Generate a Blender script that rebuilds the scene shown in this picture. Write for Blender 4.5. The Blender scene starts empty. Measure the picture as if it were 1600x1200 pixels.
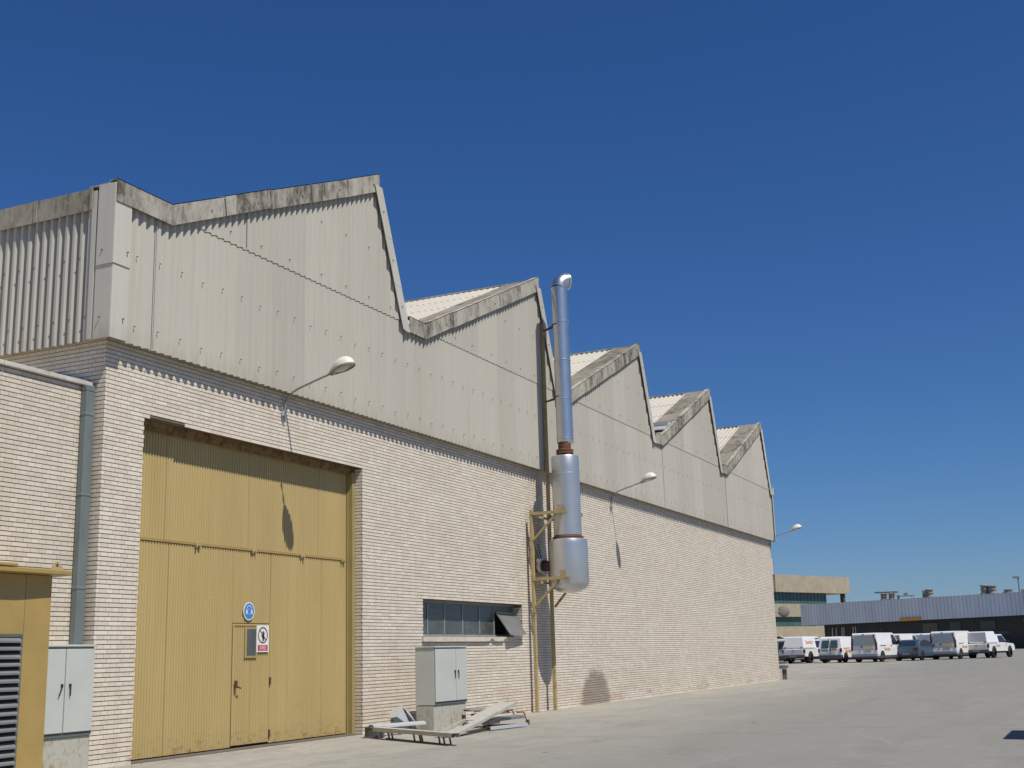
import bpy, math, random
from mathutils import Vector, Matrix
random.seed(7)
S = bpy.context.scene
COL = S.collection
R = math.radians
V = Vector

# ------------------------------------------------------------------ mesh helper
class MB:
    def __init__(s): s.v = []; s.f = []; s.m = []; s.sm = []
    def add(s, vs, fs, mi=0, smooth=False, M=None):
        o = len(s.v)
        for p in vs:
            p = V(p)
            s.v.append(tuple(M @ p) if M is not None else tuple(p))
        for f in fs:
            s.f.append([i + o for i in f]); s.m.append(mi); s.sm.append(smooth)
        return s
    def box(s, x0, x1, y0, y1, z0, z1, mi=0, M=None):
        vs = [(x, y, z) for x in (x0, x1) for y in (y0, y1) for z in (z0, z1)]
        return s.add(vs, [(0,1,3,2), (4,6,7,5), (0,4,5,1), (2,3,7,6), (0,2,6,4), (1,5,7,3)], mi, False, M)
    def cbox(s, c, d, mi=0, M=None):
        return s.box(c[0]-d[0]/2, c[0]+d[0]/2, c[1]-d[1]/2, c[1]+d[1]/2, c[2]-d[2]/2, c[2]+d[2]/2, mi, M)
    def quad(s, a, b, c, d, mi=0): return s.add([a, b, c, d], [(0,1,2,3)], mi)
    def prism(s, prof, a0, a1, axis='y', mi=0, M=None, caps=True):
        # prof: list of 2D points; axis: extrusion axis
        def P(p, a):
            if axis == 'y': return (p[0], a, p[1])
            if axis == 'x': return (a, p[0], p[1])
            return (p[0], p[1], a)
        n = len(prof)
        vs = [P(p, a0) for p in prof] + [P(p, a1) for p in prof]
        fs = [(i, (i+1) % n, n+(i+1) % n, n+i) for i in range(n)]
        if caps: fs += [tuple(range(n-1, -1, -1)), tuple(range(n, 2*n))]
        return s.add(vs, fs, mi, False, M)
    def tube(s, pts, r, n=10, mi=0, smooth=True, caps=True, sq=False):
        pts = [V(p) for p in pts]; rs = r if isinstance(r, (list, tuple)) else [r]*len(pts)
        o = len(s.v); prev = None
        for i, p in enumerate(pts):
            t = (pts[min(i+1, len(pts)-1)] - pts[max(i-1, 0)]).normalized()
            if prev is None:
                a = V((0,0,1)) if abs(t.z) < .9 else V((1,0,0))
                u = t.cross(a).normalized()
            else:
                u = (prev - t*prev.dot(t)).normalized()
            prev = u; w = t.cross(u)
            for k in range(n):
                an = 2*math.pi*(k+.5)/n
                s.v.append(tuple(p + (u*math.cos(an) + w*math.sin(an))*rs[i]))
        for i in range(len(pts)-1):
            for k in range(n):
                s.f.append([o+i*n+k, o+i*n+(k+1) % n, o+(i+1)*n+(k+1) % n, o+(i+1)*n+k]); s.m.append(mi); s.sm.append(smooth)
        if caps:
            s.f.append([o+k for k in range(n)][::-1]); s.m.append(mi); s.sm.append(False)
            e = o+(len(pts)-1)*n
            s.f.append([e+k for k in range(n)]); s.m.append(mi); s.sm.append(False)
        return s
    def bar(s, a, b, w, h, mi=0, up=(0,0,1)):
        a, b = V(a), V(b); t = (b-a).normalized(); up = V(up)
        if abs(t.dot(up)) > .98: up = V((0,1,0))
        u = t.cross(up).normalized(); w2 = u.cross(t).normalized()
        vs = []
        for p in (a, b):
            for su, sw in ((-1,-1), (1,-1), (1,1), (-1,1)):
                vs.append(p + u*su*w/2 + w2*sw*h/2)
        return s.add(vs, [(0,1,2,3), (7,6,5,4), (0,4,5,1), (1,5,6,2), (2,6,7,3), (3,7,4,0)], mi)
    def lathe(s, prof, c=(0,0,0), n=32, mi=0, M=None, smooth=True):
        # prof: [(r,z)...]
        o = len(s.v); T = Matrix.Translation(V(c))
        if M is not None: T = T @ M
        vs = []
        for r, z in prof:
            for k in range(n):
                a = 2*math.pi*k/n; vs.append((r*math.cos(a), r*math.sin(a), z))
        fs = []
        for i in range(len(prof)-1):
            for k in range(n):
                fs.append((i*n+k, i*n+(k+1) % n, (i+1)*n+(k+1) % n, (i+1)*n+k))
        return s.add(vs, fs, mi, smooth, T)
    def build(s, name, mats, parent=None, bevel=0, seg=2, angle=40):
        me = bpy.data.meshes.new(name)
        me.from_pydata(s.v, [], s.f)
        for m in (mats if isinstance(mats, (list, tuple)) else [mats]): me.materials.append(m)
        for p, mi, sm in zip(me.polygons, s.m, s.sm):
            p.material_index = mi; p.use_smooth = sm
        import bmesh
        bm = bmesh.new(); bm.from_mesh(me); bmesh.ops.recalc_face_normals(bm, faces=bm.faces); bm.to_mesh(me); bm.free()
        if any(s.sm): me.set_sharp_from_angle(angle=R(38))
        me.update()
        o = bpy.data.objects.new(name, me); COL.objects.link(o)
        if parent is not None: o.parent = parent
        if bevel:
            b = o.modifiers.new('bevel', 'BEVEL'); b.width = bevel; b.segments = seg; b.limit_method = 'ANGLE'; b.angle_limit = R(angle)
        return o

def tag(o, label=None, cat=None, group=None, kind=None):
    if label: o['label'] = label
    if cat: o['category'] = cat
    if group: o['group'] = group
    if kind: o['kind'] = kind
    return o
def empty(name, loc=(0,0,0), rz=0, label=None, cat=None, group=None):
    o = bpy.data.objects.new(name, None); COL.objects.link(o)
    o.location = loc; o.rotation_euler = (0, 0, rz); o.empty_display_size = .1
    return tag(o, label, cat, group)
def copy_tree(o, parent=None):
    c = o.copy(); COL.objects.link(c); c.parent = parent
    for ch in [x for x in COL.objects if x.parent == o]: copy_tree(ch, c)
    return c

# ------------------------------------------------------------------ materials
def newmat(name):
    m = bpy.data.materials.new(name); m.use_nodes = True
    nt = m.node_tree; b = nt.nodes['Principled BSDF']
    return m, nt, b
class N:
    """small expression helper for node trees"""
    def __init__(s, nt): s.nt = nt
    def node(s, t, **k):
        n = s.nt.nodes.new(t)
        for a, v in k.items(): setattr(n, a, v)
        return n
    def put(s, sock, v):
        if isinstance(v, bpy.types.NodeSocket): s.nt.links.new(v, sock)
        elif isinstance(v, (tuple, list)) and len(v) == 3 and sock.type == 'RGBA': sock.default_value = (*v, 1)
        else: sock.default_value = v
    def m(s, op, a, b=0.0, c=0.0, clamp=False):
        n = s.node('ShaderNodeMath', operation=op, use_clamp=clamp)
        s.put(n.inputs[0], a); s.put(n.inputs[1], b)
        if op in ('MULTIPLY_ADD', 'SMOOTH_MIN', 'WRAP', 'COMPARE'): s.put(n.inputs[2], c)
        return n.outputs[0]
    def pos(s):
        g = s.node('ShaderNodeNewGeometry'); x = s.node('ShaderNodeSeparateXYZ'); s.nt.links.new(g.outputs['Position'], x.inputs[0])
        return g.outputs['Position'], x.outputs[0], x.outputs[1], x.outputs[2]
    def obj(s):
        g = s.node('ShaderNodeTexCoord'); return g.outputs['Object']
    def vec(s, x, y, z):
        n = s.node('ShaderNodeCombineXYZ'); s.put(n.inputs[0], x); s.put(n.inputs[1], y); s.put(n.inputs[2], z); return n.outputs[0]
    def scale(s, v, sc):
        n = s.node('ShaderNodeMapping'); s.put(n.inputs[0], v); n.inputs['Scale'].default_value = sc; return n.outputs[0]
    def noise(s, v, scale=1., detail=4., rough=.6, dist=0.):
        n = s.node('ShaderNodeTexNoise'); s.put(n.inputs['Vector'], v); n.inputs['Scale'].default_value = scale
        n.inputs['Detail'].default_value = detail; n.inputs['Roughness'].default_value = rough; n.inputs['Distortion'].default_value = dist
        return n.outputs['Fac']
    def white(s, v):
        n = s.node('ShaderNodeTexWhiteNoise'); n.noise_dimensions = '3D'; s.put(n.inputs['Vector'], v); return n.outputs['Value']
    def ramp(s, f, stops):
        n = s.node('ShaderNodeValToRGB'); s.put(n.inputs[0], f); e = n.color_ramp.elements
        while len(e) < len(stops): e.new(.5)
        for el, (p, c) in zip(e, stops):
            el.position = p; el.color = (*c, 1) if len(c) == 3 else c
        return n.outputs[0]
    def rng(s, f, a, b, c=0., d=1.):
        n = s.node('ShaderNodeMapRange'); s.put(n.inputs[0], f)
        for i, v in enumerate((a, b, c, d)): n.inputs[i+1].default_value = v
        return n.outputs[0]
    def mix(s, f, a, b, mode='MIX'):
        n = s.node('ShaderNodeMix', data_type='RGBA', blend_type=mode)
        s.put(n.inputs['Factor'], f); s.put(n.inputs['A'], a) if False else None
        s.put(n.inputs[6], a); s.put(n.inputs[7], b); return n.outputs[2]
    def bump(s, h, strength=.3, dist=.01):
        n = s.node('ShaderNodeBump'); s.put(n.inputs['Height'], h); n.inputs['Strength'].default_value = strength; n.inputs['Distance'].default_value = dist
        return n.outputs[0]

def simple(name, col, rough=.6, metal=0., var=.12, scale=3., bump=.0, dirt=None, dirt_lo=.55, dirt_hi=.75, stretch=(1,1,1), spec=.5, coat=0.):
    m, nt, b = newmat(name); n = N(nt)
    p = n.scale(n.obj(), stretch)
    f = n.noise(p, scale, 5)
    lo = tuple(c*(1-var) for c in col); hi = tuple(min(1, c*(1+var)) for c in col)
    c = n.mix(n.rng(f, .3, .7), lo, hi)
    if dirt is not None:
        f2 = n.noise(p, scale*1.7, 7, .7)
        c = n.mix(n.rng(f2, dirt_lo, dirt_hi), c, dirt)
    n.put(b.inputs['Base Color'], c); b.inputs['Roughness'].default_value = rough; b.inputs['Metallic'].default_value = metal
    b.inputs['Specular IOR Level'].default_value = spec
    if coat: b.inputs['Coat Weight'].default_value = coat
    if bump: n.put(b.inputs['Normal'], n.bump(n.noise(p, scale*8, 6), bump, .01))
    return m

CH = .0625     # height of one brick course
def brick_mat(name, tint=(1,1,1), lo=.5):
    m, nt, b = newmat(name); n = N(nt)
    P, x, y, z = n.pos()
    u = n.m('ADD', x, y)
    row = n.m('FLOOR', n.m('DIVIDE', n.m('ADD', z, .0005), CH))
    par = n.m('FLOORED_MODULO', row, 2.)
    freq = n.m('MULTIPLY_ADD', par, 1/.26, 1/.26)           # 1/.26 stretchers, 1/.13 headers
    jit = n.m('MULTIPLY', n.white(n.vec(row, 3., 1.)), .015)
    U = n.m('ADD', n.m('MULTIPLY', u, freq), n.m('ADD', n.m('MULTIPLY', par, .5), jit))
    cell = n.m('FLOOR', U); fr = n.m('FRACT', U)
    wj = n.m('MULTIPLY', freq, .009)
    vj = n.m('LESS_THAN', fr, wj)
    rnd = n.white(n.vec(cell, row, 0.)); rnd2 = n.white(n.vec(cell, row, 5.))
    col = n.ramp(rnd, [(0., (.60*tint[0], .525*tint[1], .435*tint[2])), (.35, (.635*tint[0], .56*tint[1], .47*tint[2])), (.7, (.665*tint[0], .595*tint[1], .505*tint[2])), (1., (.70*tint[0], .635*tint[1], .545*tint[2]))])
    pink = n.m('GREATER_THAN', rnd2, .9)
    col = n.mix(n.m('MULTIPLY', pink, .12), col, (.60, .44, .33))
    grey = n.m('LESS_THAN', rnd2, .05)
    col = n.mix(n.m('MULTIPLY', grey, .25), col, (.46, .45, .38))
    # face of the brick: fine speckle
    sp = n.noise(n.scale(P, (1,1,1)), 60., 3)
    col = n.mix(n.rng(sp, .35, .75, 0., .22), col, (.40, .33, .26))
    # vertical joints are tight and only a little darker
    col = n.mix(n.m('MULTIPLY', vj, .55), col, (.27, .21, .155))
    # large weathering
    big = n.noise(n.scale(P, (.35,.35,.6)), 1.6, 5, .65)
    col = n.mix(n.rng(big, .5, .85, 0., .32), col, (.42, .34, .25))
    drip = n.noise(n.scale(P, (2.2,2.2,.16)), 1.5, 6, .7)
    col = n.mix(n.rng(drip, .5, .78, 0., .20), col, (.44, .38, .29))
    drip2 = n.noise(n.scale(P, (.5,.5,.5)), 2.3, 6, .7)
    col = n.mix(n.rng(drip2, .55, .75, 0., .25), col, (.75, .71, .65))
    # orange run-off near the foot of the wall
    low = n.noise(n.scale(P, (.5,.5,2.5)), 1.3, 6, .7)
    lowm = n.m('MULTIPLY', n.rng(low, .46, .68), n.rng(z, 1.6, .15))
    col = n.mix(n.m('MULTIPLY', lowm, .5), col, (.46, .30, .17))
    # grey patches right at the foot
    g2 = n.noise(n.scale(P, (.9,.9,2.)), 2.2, 6, .75)
    g2m = n.m('MULTIPLY', n.rng(g2, .56, .66), n.rng(z, .62, .12))
    col = n.mix(n.m('MULTIPLY', g2m, .6), col, (.22, .19, .16))
    # soot patch on the long wall (a pointed arch shape)
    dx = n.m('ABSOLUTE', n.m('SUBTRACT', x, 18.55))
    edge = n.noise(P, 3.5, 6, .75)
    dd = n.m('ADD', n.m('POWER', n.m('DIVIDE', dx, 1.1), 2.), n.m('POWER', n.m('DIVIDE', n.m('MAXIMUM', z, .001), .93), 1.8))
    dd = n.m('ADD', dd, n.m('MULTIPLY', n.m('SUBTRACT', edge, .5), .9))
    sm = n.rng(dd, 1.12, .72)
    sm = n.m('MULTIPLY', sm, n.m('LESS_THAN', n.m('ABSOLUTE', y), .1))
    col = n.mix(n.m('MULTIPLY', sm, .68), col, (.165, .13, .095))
    n.put(b.inputs['Base Color'], col)
    b.inputs['Roughness'].default_value = .85; b.inputs['Specular IOR Level'].default_value = .25
    h = n.m('ADD', n.m('MULTIPLY', vj, -1.), n.m('MULTIPLY', sp, .25))
    n.put(b.inputs['Normal'], n.bump(h, .55, .006))
    return m

def cement_mat(name, col, axis='x', streak=.28, bolt_rust=True):
    """corrugated fibre cement: sheet to sheet tone, vertical run-off streaks"""
    m, nt, b = newmat(name); n = N(nt)
    P, x, y, z = n.pos()
    a = x if axis == 'x' else y
    sheet = n.m('FLOOR', n.m('DIVIDE', n.m('ADD', a, .3), .99))
    up = n.m('GREATER_THAN', z, 8.06)
    rnd = n.white(n.vec(sheet, up, 2.))
    c = n.mix(rnd, tuple(v*.93 for v in col), tuple(min(1, v*1.06) for v in col))
    st = n.noise(n.scale(P, (7.,7.,.22)), 1.6, 6, .7)
    c = n.mix(n.rng(st, .48, .75, 0., streak), c, (col[0]*.62, col[1]*.6, col[2]*.57))
    st2 = n.noise(n.scale(P, (3.,3.,.12)), 1.1, 5, .6)
    c = n.mix(n.rng(st2, .5, .8, 0., streak*.9), c, (col[0]*.86, col[1]*.76, col[2]*.6))
    big = n.noise(n.scale(P, (.3,.3,.5)), 1.5, 4)
    c = n.mix(n.rng(big, .5, .8, 0., .22), c, (col[0]*.8, col[1]*.84, col[2]*.86))
    # lower edge gathers dirt
    low = n.m('MULTIPLY', n.rng(z, 6.12, 5.84), n.rng(n.noise(n.scale(P, (4,4,1.)), 2., 4), .35, .65))
    c = n.mix(n.m('MULTIPLY', low, .42), c, (.30, .25, .18))
    n.put(b.inputs['Base Color'], c); b.inputs['Roughness'].default_value = .9; b.inputs['Specular IOR Level'].default_value = .2
    n.put(b.inputs['Normal'], n.bump(n.noise(P, 45., 5), .25, .004))
    return m

def fascia_mat(name, light, dark, amount=.5, hz=.0):
    m, nt, b = newmat(name); n = N(nt)
    P, x, y, z = n.pos()
    board = n.m('FLOOR', n.m('DIVIDE', n.m('ADD', x, n.m('MULTIPLY', y, 1.)), 1.13))
    rnd = n.white(n.vec(board, 1., 4.))
    f = n.noise(n.scale(P, (1.5,1.5,.9)), 2.2, 8, .78)
    f2 = n.noise(n.scale(P, (12.,12.,.6)), 1.3, 5, .7)
    f = n.m('ADD', f, n.m('MULTIPLY', n.m('SUBTRACT', rnd, .5), .16))
    f = n.m('ADD', f, n.m('MULTIPLY', n.m('SUBTRACT', f2, .5), .32))
    c = n.ramp(f, [(max(0., .62-amount*.4), light), (.53, tuple(.6*a+.4*d for a, d in zip(light, dark))), (.66, dark)])
    ye = n.noise(P, 5., 4)
    c = n.mix(n.rng(ye, .6, .75, 0., .3), c, (.36, .31, .2))
    n.put(b.inputs['Base Color'], c); b.inputs['Roughness'].default_value = .95; b.inputs['Specular IOR Level'].default_value = .15
    n.put(b.inputs['Normal'], n.bump(n.noise(P, 30., 6), .4, .006))
    return m

def door_mat():
    m, nt, b = newmat('ochre_painted_steel'); n = N(nt)
    P, x, y, z = n.pos()
    f = n.noise(n.scale(P, (1.5,1.,.25)), 1.2, 5)
    c = n.mix(n.rng(f, .3, .7), (.42, .315, .128), (.475, .36, .152))
    f2 = n.noise(n.scale(P, (9.,1.,.3)), 1.5, 5)
    c = n.mix(n.rng(f2, .5, .8, 0., .3), c, (.36, .27, .11))
    # sheet laps
    fr = n.m('FRACT', n.m('DIVIDE', n.m('ADD', x, n.m('MULTIPLY', n.m('GREATER_THAN', z, 3.17), .12)), 1.025))
    lap = n.m('LESS_THAN', n.m('ABSOLUTE', n.m('SUBTRACT', fr, .746)), .009)
    c = n.mix(n.m('MULTIPLY', lap, .38), c, (.13, .10, .04))
    # scuffed, rusty foot
    nz = n.noise(n.scale(P, (4.,1.,7.)), 2.2, 7, .75)
    foot = n.m('MULTIPLY', n.rng(nz, .54, .6), n.rng(z, .34, .05))
    c = n.mix(n.m('MULTIPLY', foot, .6), c, (.16, .085, .045))
    nz2 = n.noise(n.scale(P, (1.5,1.,1.5)), 3., 7, .7)
    hand = n.m('MULTIPLY', n.rng(nz2, .6, .72), n.rng(z, 1.8, .2))
    c = n.mix(n.m('MULTIPLY', hand, .45), c, (.25, .19, .11))
    n.put(b.inputs['Base Color'], c); b.inputs['Roughness'].default_value = .55
    return m

def ground_mat():
    m, nt, b = newmat('yard_concrete'); n = N(nt)
    P, x, y, z = n.pos()
    # apron next to the wall is paler than the yard
    wob = n.noise(P, .22, 5, .6)
    yy = n.m('ADD', y, n.m('MULTIPLY', n.m('SUBTRACT', wob, .5), 5.))
    yy = n.m('ADD', yy, n.m('MULTIPLY', x, -.06))
    t = n.rng(yy, -7.5, -1.)
    c = n.mix(t, (.255, .25, .225), (.43, .405, .34))
    f = n.noise(n.scale(P, (1.,1.,1.)), .55, 8, .68)
    c = n.mix(n.rng(f, .35, .75, 0., .42), c, (.25, .235, .20))
    f2 = n.noise(n.scale(P, (.15, 1.3, 1.)), .9, 7, .7)          # long tyre-worn bands
    c = n.mix(n.rng(f2, .48, .74, 0., .40), c, (.165, .16, .148))
    f4 = n.noise(n.scale(P, (.2, 1.1, 1.)), 1.7, 6, .7)
    c = n.mix(n.rng(f4, .55, .8, 0., .35), c, (.42, .40, .35))
    sp = n.noise(P, 38., 4, .8)
    c = n.mix(n.rng(sp, .40, .62, 0., .34), c, (.14, .13, .115))
    mid = n.noise(P, 4.5, 6, .72)
    c = n.mix(n.rng(mid, .42, .7, 0., .42), c, (.20, .19, .165))
    pat = n.noise(n.scale(P, (1.,1.,1.)), .9, 2, .4)
    c = n.mix(n.rng(pat, .60, .63, 0., .22), c, (.16, .155, .14))
    # dark oil spots
    vo = n.node('ShaderNodeTexVoronoi'); n.put(vo.inputs['Vector'], P); vo.inputs['Scale'].default_value = .9
    sel = n.white(n.vec(n.m('FLOOR', n.m('MULTIPLY', x, .9)), n.m('FLOOR', n.m('MULTIPLY', y, .9)), 0.))
    oil = n.m('MULTIPLY', n.rng(n.m('ADD', vo.outputs['Distance'], n.m('MULTIPLY', n.m('SUBTRACT', sp, .5), .06)), .075, .035), n.m('GREATER_THAN', sel, .6))
    c = n.mix(n.m('MULTIPLY', oil, .75), c, (.06, .055, .05))
    # pale crack lines
    vc = n.node('ShaderNodeTexVoronoi', feature='DISTANCE_TO_EDGE'); 
    wp = n.node('ShaderNodeVectorMath', operation='ADD'); 
    nn = n.node('ShaderNodeTexNoise'); n.put(nn.inputs['Vector'], P); nn.inputs['Scale'].default_value = 1.1; nn.inputs['Detail'].default_value = 5
    n.put(wp.inputs[0], P); n.put(wp.inputs[1], nn.outputs['Color']); n.put(vc.inputs['Vector'], wp.outputs[0]); vc.inputs['Scale'].default_value = .17
    cr = n.rng(vc.outputs['Distance'], .0042, .0015)
    c = n.mix(n.m('MULTIPLY', cr, .22), c, (.40,.38,.33))
    n.put(b.inputs['Base Color'], c); b.inputs['Roughness'].default_value = .92; b.inputs['Specular IOR Level'].default_value = .2
    n.put(b.inputs['Normal'], n.bump(n.m('ADD', n.m('MULTIPLY', sp, .6), f), .35, .02))
    return m

def rust_mat(name, base, rust=(.20,.075,.03), thr=.5):
    m, nt, b = newmat(name); n = N(nt); P = n.obj()
    f = n.noise(P, 5., 8, .75); f2 = n.noise(n.scale(P, (4,4,.8)), 3., 6, .7)
    k = n.rng(n.m('ADD', n.m('MULTIPLY', f, .6), n.m('MULTIPLY', f2, .4)), thr-.03, thr+.07)
    c = n.mix(k, base, rust); g = n.noise(P, 14., 5)
    c = n.mix(n.rng(g, .5, .8, 0., .4), c, tuple(v*.55 for v in rust))
    n.put(b.inputs['Base Color'], c); b.inputs['Roughness'].default_value = .85
    n.put(b.inputs['Normal'], n.bump(f, .4, .01))
    return m

M = {}
M['brick'] = brick_mat('cream_brick', (1.085,1.09,1.06))
M['brick_annex'] = brick_mat('cream_brick_annex', (1.0,1.005,.965))
M['mortar'] = simple('grey_mortar', (.18,.15,.12), .95, var=.25, scale=6)
M['sheet'] = cement_mat('fibre_cement_sheet', (.475,.448,.385))
M['sheet_side'] = cement_mat('fibre_cement_sheet_side', (.42,.405,.355), 'y')  # darker copy of the sheet: flank shading put into the colour
M['trim'] = cement_mat('fibre_cement_trim', (.50,.48,.41), streak=.22)
M['fascia'] = fascia_mat('stained_cement_fascia', (.43,.40,.33), (.10,.09,.072), .55)
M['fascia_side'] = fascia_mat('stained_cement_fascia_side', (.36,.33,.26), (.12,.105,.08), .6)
M['verge'] = fascia_mat('mottled_verge', (.30,.27,.215), (.10,.09,.07), .6)
M['roof'] = cement_mat('fibre_cement_roof', (.47,.44,.375), 'y', streak=.2)
M['ochre'] = door_mat()
M['ochre_flat'] = simple('ochre_paint', (.37,.255,.08), .5, var=.08, dirt=(.20,.13,.05), dirt_lo=.66, dirt_hi=.8)
M['ochre_dirty'] = rust_mat('ochre_steel_section', (.42,.32,.15), (.15,.085,.045), .56)
M['ochre_frame'] = simple('ochre_gate_frame', (.345,.26,.105), .55, var=.08)
M['galv'] = simple('galvanised_duct', (.66,.655,.64), .33, .95, var=.07, scale=4, bump=.04)
M['galv_dull'] = simple('galvanised_dull', (.17,.20,.193), .55, .2, var=.15, scale=4, dirt=(.2,.2,.17), stretch=(1,1,.3))
M['alu'] = simple('aluminium_paint', (.56,.57,.565), .36, .75, var=.05, scale=2.)
M['rust'] = rust_mat('rusted_iron', (.16,.075,.045), (.12,.04,.02), .45)
M['cab'] = simple('cabinet_grey_paint', (.49,.505,.455), .42, var=.05, scale=2, dirt=(.40,.35,.27), dirt_lo=.66, dirt_hi=.85)
M['cab_dark'] = simple('cabinet_gap', (.10,.105,.10), .7)
M['plinth'] = rust_mat('rust_stained_plinth', (.43,.42,.35), (.33,.17,.065), .55)
M['black'] = simple('black_plastic', (.018,.018,.02), .5)
M['dark'] = simple('dark_inside', (.012,.012,.012), .9)
M['lampshell'] = simple('lamp_shell_white', (.68,.66,.58), .4, var=.06)
M['lampin'] = simple('lamp_reflector', (.30,.26,.20), .4)
M['lampglass'] = simple('lamp_glass', (.55,.53,.46), .15)
M['steelgrey'] = simple('grey_steel_tube', (.30,.31,.30), .45, .4)
M['winframe'] = simple('window_frame_steel', (.25,.26,.26), .5, var=.15, dirt=(.16,.09,.06))
M['concrete'] = simple('sill_concrete', (.56,.50,.42), .9, var=.12, scale=5, bump=.3, dirt=(.33,.27,.2))
M['coping'] = simple('coping_concrete', (.52,.49,.43), .9, var=.15, scale=4, bump=.3, dirt=(.27,.24,.19))
M['ground'] = ground_mat()
M['vanwhite'] = simple('white_car_paint', (.80,.79,.755), .3, var=.02, coat=.5)
M['carblue'] = simple('blue_car_paint', (.055,.10,.15), .3, .3, var=.05, coat=.5)
M['bumper'] = simple('grey_bumper', (.075,.075,.085), .55)
M['tyre'] = simple('tyre_rubber', (.018,.018,.02), .8)
M['rim'] = simple('wheel_rim', (.42,.43,.45), .35, .7)
M['taillight'] = simple('red_taillight', (.12,.02,.03), .2)
M['orange'] = simple('orange_lettering', (.72,.20,.05), .5)
M['yellow'] = simple('yellow_label', (.50,.30,.05), .5, var=.2, scale=9)
M['carglass'] = simple('car_glass', (.02,.03,.035), .08, var=.1)
M['carglass_grey'] = simple('grey_tinted_glass', (.27,.30,.32), .25, var=.06)
M['plate'] = simple('number_plate', (.6,.6,.58), .4)
M['bluesign'] = simple('sign_blue', (.05,.22,.52), .4, var=.03)
M['signwhite'] = simple('sign_white', (.72,.72,.68), .5, var=.03)
M['signred'] = simple('sign_red', (.50,.06,.09), .5, var=.05)
M['signring'] = simple('sign_ring', (.22,.05,.07), .5, var=.05)
M['bgsheet'] = simple('blue_grey_sheet', (.68,.71,.73), .6, .0, var=.12, scale=.4, stretch=(1,1,.2))
M['bgconc'] = simple('tan_exposed_concrete', (.40,.345,.25), .9, var=.12, scale=.5, dirt=(.33,.27,.18), dirt_lo=.45, dirt_hi=.7)
M['bgplain'] = simple('sand_render', (.60,.47,.29), .9)
M['bgglass'] = simple('green_glazing', (.05,.11,.10), .25, var=.25, scale=.3, stretch=(1,1,.1))
M['bgdark'] = simple('dark_glazing', (.012,.016,.02), .4, var=.4, scale=.4)
M['bgwall'] = simple('brown_wall', (.085,.075,.06), .9, var=.15, scale=.6)
M['bggreen'] = simple('green_band', (.10,.15,.12), .7)
M['whitepaint'] = simple('white_paint', (.6,.6,.58), .6)
M['ventbrown'] = simple('vent_metal', (.30,.27,.22), .6, .2, var=.2, scale=1.5)
M['offwhite'] = simple('bent_sheet_white', (.44,.45,.45), .4, .1, var=.06, dirt=(.35,.33,.3), dirt_lo=.6, dirt_hi=.8)
M['channelgrey'] = simple('channel_grey_beige', (.44,.42,.37), .55, .1, var=.1, scale=3, dirt=(.26,.23,.19), dirt_lo=.55, dirt_hi=.8)
M['orangesign'] = simple('orange_sign', (.70,.30,.03), .5)

# window glass: dark with a reflection
def glass_mat():
    m, nt, b = newmat('window_glass'); n = N(nt)
    P = n.obj(); f = n.noise(P, 3., 6, .7)
    c = n.mix(n.rng(f, .35, .7), (.055,.065,.065), (.11,.115,.105))
    n.put(b.inputs['Base Color'], c); n.put(b.inputs['Roughness'], n.rng(f, .3, .7, .12, .35)); b.inputs['Specular IOR Level'].default_value = .8
    return m
M['glass'] = glass_mat()

# ------------------------------------------------------------------ camera
cam = bpy.data.cameras.new('camera'); co = bpy.data.objects.new('camera', cam); COL.objects.link(co)
Rt = V((0.42333672, -0.90553375, -0.0281895)); Up = V((-0.18581266, -0.11723698, 0.97556606)); Fw = V((0.88671285, 0.40775497, 0.21789035))
mat = Matrix(((Rt.x, Up.x, -Fw.x, -12.81888), (Rt.y, Up.y, -Fw.y, -12.21602), (Rt.z, Up.z, -Fw.z, 1.31), (0,0,0,1)))
co.matrix_world = mat
cam.sensor_width = 36; cam.lens = 42.811; cam.clip_start = .1; cam.clip_end = 8000
S.camera = co

# ------------------------------------------------------------------ light
w = bpy.data.worlds.new('World'); S.world = w; w.use_nodes = True
nt = w.node_tree; bg = nt.nodes['Background']
sky = nt.nodes.new('ShaderNodeTexSky'); sky.sky_type = 'NISHITA'; sky.sun_disc = False
sd = V((-.36, -.94, 1.632)).normalized()          # towards the sun
el = math.asin(sd.z); az = math.atan2(sd.x, sd.y)
sky.sun_elevation = el; sky.sun_rotation = az
sky.altitude = 0; sky.air_density = 1.0; sky.dust_density = .12; sky.ozone_density = 5.5
# colour response of the camera: a deeper, cleaner blue, applied evenly to the whole sky
sp_ = nt.nodes.new('ShaderNodeSeparateColor'); cb_ = nt.nodes.new('ShaderNodeCombineColor')
nt.links.new(sky.outputs[0], sp_.inputs[0])
for i, (gm, kk_) in enumerate(((1.22, .415), (1.05, .71), (.92, 1.27))):
    p_ = nt.nodes.new('ShaderNodeMath'); p_.operation = 'POWER'; p_.inputs[1].default_value = gm; nt.links.new(sp_.outputs[i], p_.inputs[0])
    q_ = nt.nodes.new('ShaderNodeMath'); q_.operation = 'MULTIPLY'; q_.inputs[1].default_value = kk_; nt.links.new(p_.outputs[0], q_.inputs[0])
    nt.links.new(q_.outputs[0], cb_.inputs[i])
nt.links.new(cb_.outputs[0], bg.inputs[0]); bg.inputs[1].default_value = .068
sl = bpy.data.lights.new('sun', 'SUN'); sl.energy = 4.7; sl.angle = R(.53); sl.color = (1., .955, .88)
so = bpy.data.objects.new('sun', sl); COL.objects.link(so); so.rotation_euler = sd.to_track_quat('Z', 'Y').to_euler(); so.location = (-20, -30, 60)
S.view_settings.view_transform = 'Standard'; S.view_settings.look = 'None'; S.view_settings.gamma = 1; S.view_settings.exposure = 0.0

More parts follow.
